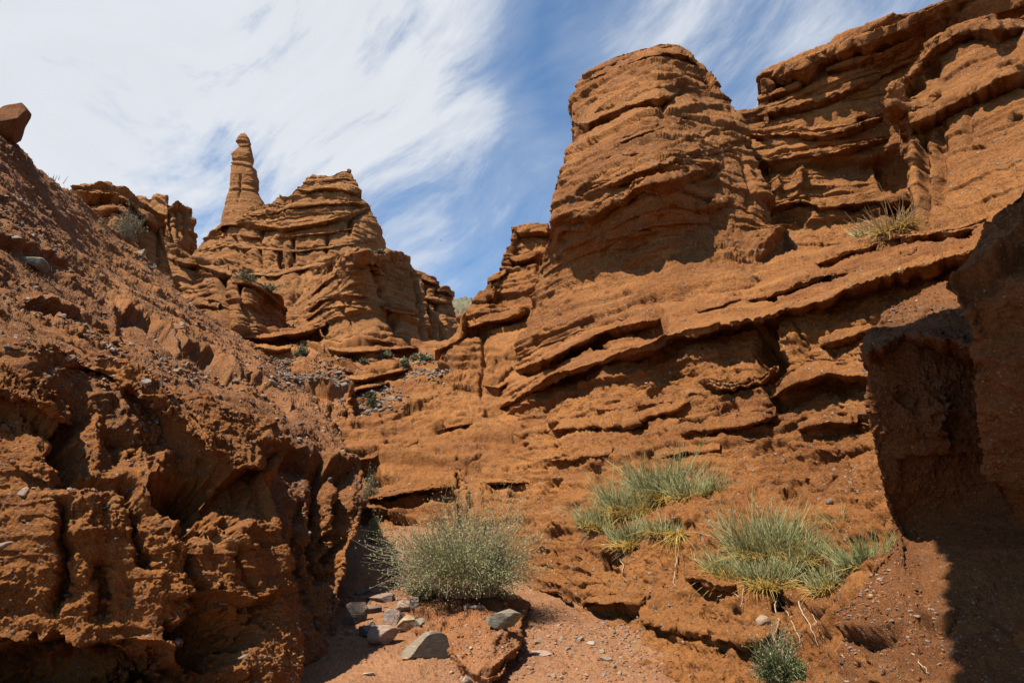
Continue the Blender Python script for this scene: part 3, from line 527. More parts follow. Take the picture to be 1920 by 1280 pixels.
n_c = H(17.5, [(1699, 221), (1811, 172), (1920, 124)]) + [(1728, 98, 24), (1819, 38, 23), (1905, 34, 21.6), (2080, 0, 19), (1660, 182, 22.8), (1725, 300, 22.6), (1730, 450, 21.5), (1800, 300, 21), (1900, 250, 19.5), (2050, 250, 17.5), (1850, 400, 19.3), (2050, 400, 16.5), (1800, 440, 20)]
n_f = [('L', [(1715, 122), (1735, 104), (1760, 80), (1800, 56), (1819, 50), (1870, 48), (1910, 50)], .5, 12, .6, 14), ('L', [(1655, 192), (1680, 200), (1710, 205), (1740, 190), (1760, 170)], .5, 14, .3, 9), ('H', 1715, 155, 24, 16, -.9), ('H', 1750, 120, 14, 18, -.7),
       ('L', [(1690, 228), (1711, 222), (1740, 212), (1770, 195), (1811, 176), (1850, 156), (1880, 140), (1925, 128)], .75, 14, .8, 18), ('C', [(1732, 240), (1735, 320), (1738, 410)], .7, 8), ('C', [(1760, 230), (1763, 300), (1766, 390)], .5, 9), ('C', [(1812, 195), (1814, 230), (1820, 270)], .3, 5), ('H', 1715, 292, 18, 26, .5),
       ('L', [(1780, 296), (1810, 284), (1850, 278)], .15, 9, .15, 8), ('H', 1890, 120, 22, 12, -.6), ('H', 1915, 145, 25, 12, -.6), ('H', 1905, 215, 14, 10, -.5), ('L', [(1770, 140), (1800, 120), (1850, 100), (1900, 80)], .3, 12, .3, 10), ('C', [(1700, 240), (1702, 270)], .3, 6), ('L', [(1690, 310), (1720, 312), (1740, 305)], .3, 12, .3, 9)]
n_f = soften(n_f, 0.4, 0.8)
patch(rk, n_top, [(2100, -20), (2100, 470)], [(1730, 470), (2100, 470)], n_left, n_c, n_f, wrap={'R': (8, (0.95, -0.2, 0)), 'T': (5, None), 'L': (5, (0.65, 0.76, 0))}, seed=8,
      sa=0.18, sm=0.9, fl=0.22, flf=0.8, big=0.3, bigf=0.25, rough=0.08, rf=1.2, cong=0.03, octs=5)
slabs(rk, n_c, [([(1712, 128), (1735, 108), (1760, 85), (1800, 61), (1819, 55), (1870, 53), (1925, 52)], 16, .55), ([(1684, 232), (1711, 227), (1740, 217), (1770, 200), (1811, 181), (1850, 161), (1880, 145), (1940, 128)], 16, .8), ([(1652, 196), (1680, 204), (1712, 207), (1740, 195), (1765, 174)], 16, .45)], rg=2, seed=8, sa=0.12, sm=0.5, sa2=0.06, fl=0.0, big=0.25, bigf=0.2, rough=0.08, rf=1.1, cong=0.03, octs=4)
rk.build('upper_cliff', M_butte, label='layered cliff with jutting curved ledges and dark alcove, behind and right of the tall butte', cat='cliff')

# ---- D: shaded overhang at the right edge
rk = Rock()
d_left = [(1622, 640), (1620, 652), (1628, 690), (1626, 745), (1638, 840), (1658, 930), (1690, 1000), (1672, 1020), (1640, 1060), (1612, 1110), (1580, 1150), (1572, 1172)]
d_lip = [(1616, 652), (1630, 662), (1650, 650), (1672, 636), (1700, 630), (1740, 632), (1780, 634), (1830, 650), (2050, 700)]
patch(rk, [(1660, 590), (1700, 560), (1745, 536), (1790, 520), (1850, 500), (2050, 470)], [(2050, 470), (2050, 700)], d_lip, [(1660, 590), (1632, 622), (1616, 652)],
      [(1660, 590, 8.6), (1700, 560, 9.4), (1770, 524, 9.9), (2050, 480, 9.0), (1616, 652, 6.9), (1650, 650, 6.7), (1740, 632, 6.5), (1830, 650, 6.2), (2050, 700, 5.6), (1640, 612, 7.8)],
      [('L', [(1660, 600), (1700, 596), (1760, 580)], .05, 14, .06, 14)], wrap={'L': (2.0, (0.65, 0.75, -0.1)), 'B': (1.2, None)}, seed=29, step=1.4, rag=(0, 6),
      sa=0.02, sm=0.4, fl=0.0, big=0.07, bigf=0.9, rough=0.025, rf=4, cong=0.02, octs=5)
d_face = [(1636, 640), (1632, 690), (1630, 745), (1640, 840), (1660, 930), (1692, 1000), (1672, 1020), (1640, 1060), (1612, 1110), (1580, 1150), (1572, 1172)]
d_c = [(1636, 640, 7.05), (1700, 620, 6.95), (1800, 640, 6.9), (2050, 640, 6.4), (1630, 740, 7.15), (1720, 800, 7.1), (1820, 800, 7.0), (1700, 900, 7.4), (1692, 1000, 7.8), (1780, 980, 7.6), (1900, 980, 7.0), (1640, 1060, 7.2), (1580, 1160, 6.7), (1700, 1100, 6.6), (1700, 1300, 5.2), (1800, 1250, 5.2), (1850, 1080, 6.3), (1920, 1280, 4.8), (2050, 1000, 6.2), (2050, 1400, 3.8), (1600, 1300, 6)]
d_f = [('L', [(1560, 1178), (1580, 1185), (1610, 1194), (1645, 1190), (1672, 1178), (1690, 1160)], .12, 34, .17, 24), ('L', [(1715, 1150), (1745, 1168), (1768, 1172), (1790, 1160)], .08, 18, .12, 14),
       ('L', [(1690, 860), (1750, 850), (1800, 842), (1850, 852)], .06, 30, .07, 60), ('H', 1745, 790, 26, 55, .22), ('H', 1700, 740, 20, 26, -.08)]
patch(rk, [(1636, 640), (1700, 618), (1800, 620), (2050, 640)], [(2050, 640), (2050, 1420)], [(1572, 1172), (1560, 1290), (1600, 1420), (2050, 1420)], d_face, d_c, d_f, wrap={'L': (4.5, (0.62, 0.78, 0)), 'R': (5, (0.95, -0.1, 0))}, seed=9, step=1.4,
      sa=0.025, sm=0.5, fl=0.03, flf=1.6, big=0.08, bigf=0.8, rough=0.030, rf=4, cong=0.02, octs=5)
e_left = [(1925, 325), (1905, 365), (1885, 398), (1850, 428), (1815, 468), (1785, 505), (1772, 530), (1778, 570), (1800, 610), (1818, 650), (1828, 720), (1832, 800), (1842, 870), (1868, 930), (1905, 985), (1940, 1040)]
e_c = [(1925, 325, 6.0), (1885, 398, 5.6), (1785, 505, 5.1), (1772, 540, 5.0), (1820, 660, 5.1), (1832, 820, 5.4), (1905, 985, 5.9), (1920, 600, 4.7), (1920, 800, 5.0), (2050, 500, 4.0), (2050, 900, 4.8), (2050, 250, 4.6), (1880, 480, 4.8)]
e_f = [('L', [(1770, 545), (1800, 520), (1840, 500), (1880, 470), (1930, 440)], .16, 30, .14, 60), ('H', 1800, 600, 20, 40, -.15), ('H', 1880, 700, 60, 80, .15), ('L', [(1840, 880), (1880, 910), (1930, 920)], .08, 30, .12, 40)]
patch(rk, [(1925, 325), (1990, 270), (2100, 200)], [(2100, 200), (2100, 1100)], [(1940, 1040), (2100, 1100)], e_left, e_c, e_f, wrap={'L': (5, (0.80, 0.60, 0)), 'T': (7, (0.85, 0.5, -0.15)), 'R': (6, (0.9, -0.2, 0))}, seed=10, step=1.4,
      sa=0.03, sm=0.6, fl=0.03, flf=1.4, big=0.10, bigf=0.8, rough=0.032, rf=3.5, cong=0.02, octs=5)
def loftgrid(rows, nu, nv):
    R = np.array(rows, float); a, b = R.shape[:2]; u = np.linspace(0, b-1, nu); v = np.linspace(0, a-1, nv)
    i = np.clip(u.astype(int), 0, b-2); fu = (u-i)[None, :, None]; j = np.clip(v.astype(int), 0, a-2); fv = (v-j)[:, None, None]
    Q = R[:, i]*(1-fu)+R[:, i+1]*fu; return Q[j]*(1-fv)+Q[j+1]*fv
shade_mass = [[(9.5, -4, 13), (9.5, 1, 13), (9.5, 4, 13), (9.5, 6.6, 13)], [(2.5, -4, 13), (2.5, 1, 13), (3.2, 4, 13), (5.0, 6.3, 12.5)], [(-1.6, -4, 10.5), (-1.6, 1.6, 10.5), (0.3, 4.2, 10.3), (1.3, 5.7, 10)], [(-1.5, -4, 8.7), (-1.5, 1.5, 8.7), (0.35, 4.2, 8.7), (1.2, 5.8, 8.8)],  # unseen rock mass added above the view to shade the lower right corner
        [(1.6, -4, 8.2), (1.6, 1.0, 8.2), (2.4, 4.0, 8.5), (2.8, 6.2, 8.8)], [(5.0, -4, 6.0), (5.0, 0, 6.0), (6.0, 3.6, 7.5), (6.2, 6.4, 8.8)], [(6.5, -4, 2), (6.5, 0, 2), (7.5, 3.4, 3), (9.5, 6.3, 5)], [(6.5, -4, -1), (6.5, 0, -1), (7.2, 3.2, -1), (9.2, 6, -1)]]
Ph = loftgrid(shade_mass, 110, 200); Ph = blur(Ph, 5); hx, hy = proj(Ph)
finish(rk, Ph, hx, hy, np.zeros(Ph.shape[:2]), seed=33, flip=None if False else False, sa=0.08, sm=0.8, fl=0.1, flf=0.8, big=0.30, bigf=0.8, rough=0.12, rf=1.8, keep=False)
back = loftgrid([[(8.6, -6, 15), (8.6, 3, 15), (10, 8, 15), (14, 13, 15)], [(8.2, -6, 6), (8.2, 3, 6), (9.6, 8, 6), (13, 12.5, 6)], [(7.8, -6, -1.5), (7.8, 3, -1.5), (9.2, 8, -1.5), (12, 12, -1.5)]], 120, 110)
bx, by = proj(back); finish(rk, back, bx, by, np.zeros(back.shape[:2]), seed=34, flip=True, sa=0.2, sm=0.9, fl=0.15, flf=0.8, big=0.3, bigf=0.3, rough=0.06, rf=1.5, keep=False)
for e in (Ph[:, -1],):       # end face
    c = e.mean(0); g_ = np.linspace(0, 1, 12)[None, :, None]; rk.add(e[:, None]*(1-g_)+(c+[0, 0.1, 0])*g_)
rk.build('rock_overhang', M_near, label='nearest rock at the right edge, a dark shaded pillar undercut below a flat stony lip, with an unseen mass added overhead for shade', cat='rock')

# ---- G: castle rock, pinnacle and the buttresses in front
rk = Rock()
g_top = [(360, 480), (375, 460), (384, 447), (400, 432), (420, 414), (426, 396), (455, 386), (496, 382), (506, 380), (515, 371), (530, 366), (543, 357), (555, 352), (566, 350), (570, 338), (577, 331), (592, 326), (620, 323), (640, 319), (655, 318)]
g_right = [(655, 318), (662, 325), (668, 340), (674, 357), (672, 363), (680, 370), (691, 380), (692, 387), (700, 397), (706, 415), (713, 425), (720, 445), (730, 472), (745, 520), (760, 640)]
g_c = [(360, 480, 84), (420, 414, 80), (500, 380, 77), (600, 330, 78), (655, 318, 80), (692, 385, 80), (730, 472, 82), (640, 420, 75), (560, 480, 73), (450, 480, 75), (500, 430, 75), (380, 520, 78), (500, 560, 66), (620, 560, 66), (760, 600, 74), (400, 640, 66), (600, 640, 62), (700, 450, 77)]
g_f = [('L', [(395, 442), (410, 428), (426, 417), (460, 416), (493, 422), (544, 425), (608, 414), (656, 402), (691, 389)], 1.0, 6, 1.2, 10), ('L', [(430, 403), (470, 403), (518, 398), (544, 385), (600, 380), (660, 378), (690, 384)], .6, 5, .6, 5), ('L', [(560, 352), (580, 355), (610, 350), (640, 352), (674, 361)], .9, 12, .7, 5),
       ('L', [(380, 470), (420, 457), (480, 462), (560, 470), (620, 462), (700, 448)], .5, 5, .5, 5), ('L', [(440, 509), (480, 514), (516, 516), (550, 505), (589, 497), (627, 493)], 1.0, 5, .9, 7), ('L', [(400, 490), (450, 498), (520, 506)], .4, 5, .4, 5), ('H', 528, 488, 8, 14, -1.4), ('H', 548, 500, 7, 12, -1.0),
       ('C', [(487, 425), (490, 460), (492, 500)], 1.2, 3), ('C', [(552, 440), (550, 470), (556, 500)], .9, 3), ('C', [(612, 440), (614, 480)], .9, 3), ('C', [(440, 440), (445, 480), (448, 505)], .6, 3), ('C', [(660, 400), (655, 440)], .6, 3), ('L', [(575, 336), (600, 338), (640, 332), (668, 338)], .4, 5, .4, 4), ('L', [(500, 415), (560, 406), (640, 392), (680, 380)], .4, 4, .4, 4)]
g_f = soften(g_f, 0.3, 0.6)
patch(rk, g_top, g_right, [(360, 650), (760, 640)], [(360, 480), (355, 560), (360, 650)], g_c, g_f, wrap={'T': (16, None, 8), 'R': (14, None)}, seed=11, step=1.2,
      sa=0.36, sm=0.75, fl=0.62, flf=0.55, big=0.3, bigf=0.07, rough=0.05, rf=1.4, cong=0.03, sa2=0.12, warp=0.25, octs=5, flz=0.05, fm=0.9)
slabs(rk, g_c, [([(393, 444), (410, 430), (426, 419), (460, 418), (493, 424), (520, 427), (544, 427), (608, 416), (656, 404), (695, 389)], 6, 1.2), ([(430, 405), (470, 405), (518, 400), (544, 388), (600, 383), (660, 380), (692, 386)], 5, .7), ([(558, 356), (580, 358), (610, 353), (640, 355), (678, 363)], 10, .7),
     ([(378, 474), (420, 461), (480, 466), (560, 473), (620, 465), (705, 449)], 4, .6), ([(436, 511), (480, 516), (516, 518), (550, 508), (589, 499), (630, 494)], 5, 1.0), ([(396, 446), (440, 440), (490, 446)], 3, .5), ([(575, 340), (610, 338), (645, 334), (668, 340)], 5, .4), ([(500, 446), (560, 443), (620, 436), (690, 425)], 3, .5), ([(370, 500), (430, 492), (500, 500)], 4, .6)], rg=0.7, seed=11, sa=0.12, sm=0.5, sa2=0.06, fl=0.0, big=0.25, bigf=0.2, rough=0.08, rf=1.1, cong=0.03, octs=4)
rk.build('castle_rock', M_castle, label='broad layered tan rock like a ruined castle, standing below the thin pinnacle', cat='rock formation')
rk = Rock()
loft(rk, [(y, l, r, 80.5) for y, l, r in [(250, 455, 461), (253, 450, 464), (262, 446, 468), (268, 443.5, 470), (271, 448, 470), (280, 446.5, 472), (288, 439, 474), (295, 435, 475), (303, 436, 475.5), (306.5, 441, 474), (309, 442, 473), (311, 436, 475), (316, 435, 479), (325, 434.5, 482), (338, 434, 484), (350, 433, 485),
          (357, 432, 484), (361, 431, 486), (370, 429, 491), (382, 426, 498), (398, 423, 506), (415, 420, 520), (440, 416, 530)]],
     feats=[('L', [(425, 306), (450, 308), (480, 313)], .10, 5, .14, 3), ('L', [(440, 270), (455, 274), (475, 271)], .10, 4, .10, 4), ('L', [(425, 356), (450, 353), (490, 358)], .12, 4, .15, 4), ('C', [(452, 330), (450, 350), (447, 375)], .3, 2)],
     seed=12, depth=0.85, sup=3.6, sa=0.08, sm=0.6, fl=0.05, big=0.06, bigf=0.4, rough=0.06, rf=1.4)
rk.build('rock_pinnacle', M_castle, label='slender stone pinnacle with a balanced pointed head rising from the tan castle-like rock', cat='pinnacle')
rk = Rock()
f_top = [(500, 640), (520, 600), (545, 560), (560, 520), (580, 502), (597, 497), (620, 492), (640, 478), (660, 468), (685, 464), (693, 474), (700, 477), (730, 474), (745, 472), (762, 477)]
f_right = [(762, 477), (766, 492), (768, 505), (778, 510), (790, 520), (800, 600), (812, 670)]
f_c = H(21.5, [(685, 470), (650, 510), (600, 560), (540, 608)]) + [(690, 480, 50.5), (730, 490, 53), (762, 480, 56), (700, 600, 50), (760, 600, 52), (640, 600, 52), (560, 640, 58), (600, 500, 66), (812, 670, 54), (560, 520, 72), (500, 660, 66), (700, 670, 46)]
f_f = [('L', [(640, 490), (665, 476), (690, 474), (700, 484), (735, 482), (765, 484)], .6, 5, .6, 6), ('L', [(590, 545), (620, 515), (650, 497), (685, 492)], .5, 6, .5, 6), ('L', [(575, 585), (600, 560), (640, 552), (690, 556)], .6, 6, .5, 7), ('C', [(693, 476), (708, 520), (728, 575), (742, 625)], .7, 5), ('L', [(715, 572), (740, 580), (780, 588)], .7, 6, .8, 7),
       ('H', 715, 545, 7, 12, -.9), ('H', 745, 600, 8, 12, -.9), ('H', 655, 565, 8, 10, -.6), ('C', [(640, 560), (644, 590), (655, 625)], .5, 4), ('C', [(600, 500), (590, 540), (560, 590)], .3, 5), ('L', [(610, 640), (660, 636), (720, 640), (780, 648)], .5, 7, .5, 7), ('C', [(770, 500), (785, 560), (795, 640)], .7, 4), ('C', [(718, 480), (722, 520)], .6, 4)]
f_f = soften(f_f, 0.3, 0.7)
patch(rk, f_top, f_right, [(500, 690), (812, 670)], [(500, 640), (500, 690)], f_c, f_f, wrap={'T': (14, None, 4), 'R': (10, None)}, seed=13, step=1.2,
      sa=0.34, sm=0.7, fl=0.34, flf=0.7, big=0.25, bigf=0.12, rough=0.055, rf=1.2, cong=0.03, sa2=0.14, warp=0.25, flz=0.09, octs=5)
slabs(rk, f_c, [([(636, 492), (665, 479), (690, 477), (700, 486), (735, 485), (768, 487)], 8, .8), ([(585, 552), (620, 518), (650, 500), (688, 494)], 6, .6), ([(570, 590), (600, 563), (640, 555), (692, 558)], 6, .6), ([(712, 574), (740, 584), (785, 592)], 6, .8), ([(605, 640), (660, 638), (720, 642), (785, 650)], 6, .5), ([(560, 608), (600, 582), (650, 575), (700, 580)], 5, .4), ([(700, 520), (740, 524), (772, 528)], 5, .5), ([(600, 535), (640, 510), (686, 505)], 4, .5)], rg=0.8, seed=13, sa=0.12, sm=0.5, sa2=0.06, fl=0.0, big=0.25, bigf=0.2, rough=0.08, rf=1.1, cong=0.03, octs=4)
h_c = [(760, 500, 62), (800, 515, 61), (845, 540, 63), (857, 600, 63), (820, 600, 58), (770, 600, 59), (850, 660, 58), (760, 670, 57)]
h_f = [('L', [(765, 515), (790, 520), (822, 530)], .6, 5, .7, 6), ('L', [(822, 542), (846, 548)], .6, 4, .6, 6), ('C', [(822, 535), (824, 580), (830, 640)], .9, 4), ('C', [(800, 530), (803, 600)], .6, 3), ('L', [(770, 560), (800, 556), (840, 565)], .5, 5, .4, 5)]
patch(rk, [(750, 500), (768, 505), (790, 512), (815, 520), (820, 532), (832, 537), (843, 541), (846, 548)], [(846, 548), (849, 565), (855, 575), (857, 600), (857, 622), (858, 670)], [(750, 680), (858, 670)], [(750, 500), (750, 680)], h_c, h_f,
      wrap={'T': (12, None, 4), 'R': (9, None)}, seed=14, step=1.2, sa=0.34, sm=0.7, fl=0.34, flf=0.7, big=0.25, bigf=0.12, rough=0.055, rf=1.2, cong=0.03, sa2=0.14, warp=0.25, flz=0.09, octs=5)
slabs(rk, h_c, [([(764, 518), (790, 523), (824, 533)], 8, .7), ([(818, 546), (834, 546), (850, 554)], 8, .6), ([(768, 563), (800, 560), (845, 568)], 5, .4)], rg=0.7, seed=14, sa=0.12, sm=0.5, sa2=0.06, fl=0.0, big=0.25, bigf=0.2, rough=0.08, rf=1.1, cong=0.03, octs=4)
rk.build('rock_buttress', M_castle, label='sharp-cornered banded buttress in front of the castle-like rock, stepping down toward the gap of sky', cat='buttress')

# ---- F: mesas at left
rk = Rock()
m_c = [(110, 365, 44), (170, 348, 42), (245, 364, 42), (300, 405, 44), (330, 530, 45), (200, 420, 41), (260, 460, 42), (330, 600, 48), (120, 600, 42), (225, 600, 40), (235, 400, 41)]
m_f = [('L', [(140, 362), (180, 359), (215, 363), (240, 374), (265, 396), (290, 415), (308, 420)], .9, 8, 1.0, 13), ('L', [(160, 390), (215, 388), (245, 398), (262, 420)], .4, 6, .5, 7), ('C', [(218, 365), (220, 400)], .5, 3), ('C', [(262, 400), (268, 460), (290, 540)], .6, 6), ('C', [(300, 420), (308, 500)], .6, 5)]
patch(rk, [(90, 370), (120, 358), (135, 352), (150, 348), (172, 346), (200, 347), (217, 350), (232, 356), (247, 364), (262, 376), (276, 387), (290, 397), (300, 405)], [(300, 405), (301, 416), (308, 425), (312, 445), (322, 480), (330, 540), (335, 620)], [(90, 620), (335, 620)], [(90, 370), (90, 620)],
      m_c, m_f, wrap={'T': (12, None, 4), 'R': (12, None)}, seed=15, step=1.3, sa=0.24, sm=0.7, fl=0.35, flf=0.9, flz=0.05, fm=0.8, big=0.2, bigf=0.2, rough=0.05, rf=1.4, sa2=0.1, warp=0.25)
slabs(rk, m_c, [([(118, 368), (140, 364), (180, 361), (215, 366), (240, 378), (265, 399), (290, 418), (312, 424)], 9, 1.0), ([(155, 393), (215, 391), (245, 401), (264, 424)], 6, .5)], rg=1, seed=15, sa=0.12, sm=0.5, sa2=0.06, fl=0.0, big=0.25, bigf=0.2, rough=0.08, rf=1.1, cong=0.03, octs=4)
rk.build('capped_mesa', M_castle, label='dark-sided mesa with a curved overhanging cap behind the left hillside', cat='mesa')
rk = Rock()
patch(rk, [(250, 366), (265, 366), (280, 371), (292, 369), (305, 366), (315, 364), (317, 372), (319, 380), (335, 381), (350, 384), (356, 391)], [(356, 391), (358, 402), (365, 410), (366, 425), (371, 450), (375, 500), (380, 560)], [(250, 560), (380, 560)], [(250, 366), (250, 560)],
      [(265, 366, 86), (315, 366, 84), (356, 391, 88), (372, 470, 88), (318, 400, 83), (300, 450, 80), (345, 450, 83), (380, 560, 80), (250, 550, 78)],
      [('L', [(280, 376), (300, 376), (317, 378)], .5, 4, .5, 5), ('L', [(320, 386), (340, 388), (358, 397)], .7, 4, .8, 5), ('C', [(318, 375), (322, 420), (328, 460)], 1.2, 3), ('C', [(335, 390), (337, 440)], .9, 3), ('C', [(348, 395), (350, 445)], .9, 3), ('L', [(320, 410), (345, 414), (362, 418)], .5, 4, .4, 4)],
      wrap={'T': (14, None, 6), 'R': (10, None)}, seed=16, step=1.2, sa=0.28, sm=0.8, fl=0.6, flf=0.6, flz=0.04, fm=0.9, big=0.2, bigf=0.1, rough=0.05, rf=1.4, sa2=0.12, warp=0.2)
rk.build('distant_mesa', M_castle, label='far fluted mesa seen between the curved-cap mesa and the castle-like rock', cat='mesa')
rk = Rock()
k_top = [(290, 462), (320, 466), (345, 478), (380, 488), (420, 505), (450, 516), (470, 520), (490, 530), (512, 545), (530, 562), (534, 578)]
k_c = [(290, 462, 60), (345, 478, 58), (420, 505, 55), (470, 520, 53), (534, 578, 60), (534, 620, 58), (445, 560, 49), (400, 580, 51), (360, 560, 54), (320, 540, 56), (500, 600, 54), (440, 640, 46), (530, 660, 52), (300, 640, 52)]
k_f = [('L', [(320, 478), (360, 494), (400, 500), (430, 512)], .8, 5, 1.0, 9), ('L', [(440, 524), (470, 530), (500, 545), (532, 575)], .6, 5, .7, 7), ('L', [(345, 572), (380, 566), (410, 572)], .6, 5, .6, 6), ('C', [(413, 510), (415, 550), (425, 610)], 1.2, 6), ('C', [(450, 528), (458, 570), (470, 620)], .7, 4), ('H', 360, 520, 20, 18, -.6), ('H', 505, 580, 20, 26, -.5), ('L', [(420, 560), (445, 552)], .3, 5, .3, 5)]
patch(rk, k_top, [(534, 578), (536, 620), (540, 690)], [(290, 700), (540, 690)], [(290, 462), (290, 700)], k_c, k_f, wrap={'T': (10, None, 4), 'R': (8, None)}, seed=17, step=1.2,
      sa=0.36, sm=1.1, fl=0.3, flf=0.8, big=0.3, bigf=0.15, rough=0.07, rf=1.1, sa2=0.3, warp=0.25)
slabs(rk, k_c, [([(315, 482), (345, 492), (380, 500), (410, 508), (434, 516)], 8, 1.0), ([(436, 528), (470, 533), (500, 549), (536, 580)], 7, .7), ([(340, 576), (380, 570), (414, 576)], 6, .8)], rg=1, seed=17, sa=0.12, sm=0.5, sa2=0.06, fl=0.0, big=0.25, bigf=0.2, rough=0.08, rf=1.1, cong=0.03, octs=4)
rk.build('ribbed_outcrop', M_castle, label='low ribbed outcrop in half shade between the left hillside and the banded buttress', cat='outcrop')

# ---- E: terraces at the head of the canyon
rk = Rock()
t_top = [(400, 612), (450, 622), (520, 628), (600, 612), (612, 632), (680, 640), (760, 648), (820, 645), (900, 640)]
t_c = [(400, 612, 52), (520, 628, 52), (600, 614, 52), (700, 640, 50), (820, 645, 50), (900, 640, 50), (480, 660, 47), (600, 680, 46), (700, 670, 46), (800, 690, 44), (640, 740, 40), (700, 730, 41), (560, 720, 42), (640, 800, 35), (760, 760, 38), (560, 850, 32), (850, 800, 33), (450, 750, 42)]
t_f = [('L', [(430, 626), (470, 631), (520, 630), (560, 622), (606, 612)], 1.3, 5, 1.3, 10), ('L', [(610, 652), (640, 658), (680, 657), (730, 652), (785, 650)], 1.1, 5, 1.1, 12), ('L', [(590, 688), (640, 700), (680, 706), (720, 700), (750, 690)], .6, 5, .6, 7), ('L', [(480, 655), (530, 660), (570, 664)], .7, 5, .5, 6), ('L', [(560, 640), (600, 655), (640, 690), (668, 696)], .6, 6, .6, 7),
       ('L', [(640, 735), (680, 725), (720, 715), (760, 720)], .3, 5, .3, 5), ('L', [(650, 755), (700, 742), (740, 745)], .3, 5, .3, 5)]
patch(rk, t_top, [(900, 640), (900, 860)], [(400, 860), (900, 860)], [(400, 612), (400, 860)], t_c, t_f, wrap={'T': (10, None, 4)}, seed=18, step=1.3,
      sa=0.25, sm=0.8, fl=0.05, big=0.4, bigf=0.2, rough=0.12, rf=1.0)
slabs(rk, t_c, [([(432, 628), (460, 633), (500, 634), (540, 628), (575, 621), (610, 610)], 9, 2.2), ([(440, 640), (480, 650), (520, 656), (560, 650)], 7, 1.5), ([(606, 650), (640, 660), (680, 659), (730, 654), (792, 652)], 8, 2.2), ([(560, 650), (590, 664), (625, 690), (668, 700)], 8, 1.2), ([(630, 706), (670, 712), (720, 704), (772, 690)], 9, 1.4),
     ([(640, 738), (680, 728), (730, 718)], 6, .8), ([(486, 690), (520, 694), (560, 688)], 7, 1.2)], rg=1, seed=18, sa=0.06, sm=0.5, sa2=0.03, fl=0.0, big=0.10, bigf=0.6, rough=0.05, rf=2.2, cong=0.03, octs=5)
rk.build('rock_terraces', M_right, label='thin sagging stone slabs in terraces at the head of the canyon', cat='terraces')
rk = Rock()
q_c = [(505, 700, 37), (560, 670, 39), (620, 690, 38), (662, 720, 36), (668, 780, 34), (600, 740, 35), (600, 800, 31), (520, 800, 32), (500, 850, 30)]
q_f = [('L', [(560, 726), (590, 727), (620, 735), (650, 730), (668, 742)], .6, 8, .7, 12), ('C', [(592, 740), (590, 790)], .7, 4), ('C', [(622, 742), (618, 800)], .6, 5), ('C', [(655, 740), (660, 800)], .6, 5), ('H', 640, 705, 10, 7, -.4)]
patch(rk, [(490, 710), (515, 680), (545, 668), (575, 666), (605, 672), (630, 688), (650, 705), (660, 716)], [(660, 716), (655, 740), (664, 770), (664, 830)], [(490, 860), (664, 830)], [(490, 710), (490, 860)], q_c, q_f, wrap={'T': (6, None, 1), 'R': (5, None)}, seed=19, step=1.3,
      sa=0.15, sm=0.7, fl=0.3, flf=0.9, big=0.3, bigf=0.3, rough=0.14, rf=1.3, cong=0.1)
rk.build('rubble_mound', M_slope, label='mound topped with grey rubble over dark fluted earth, in the canyon bend', cat='mound')

# ---- far hill
rk = Rock()
patch(rk, [(700, 640), (780, 580), (830, 566), (870, 563), (905, 572), (960, 600), (1100, 680)], [(1100, 680), (1100, 760)], [(700, 760), (1100, 760)], [(700, 640), (700, 760)],
      [(700, 640, 260), (860, 565, 300), (1100, 680, 260), (860, 750, 180), (700, 760, 170), (1100, 760, 170)], wrap={'T': (200, None, 0)}, seed=20, sa=0, fl=0, big=3, bigf=0.01, rough=1.6, rf=0.12, cong=1.5, keep=False, step=1.6)
rk.build('hill', M_hill, kind='structure')

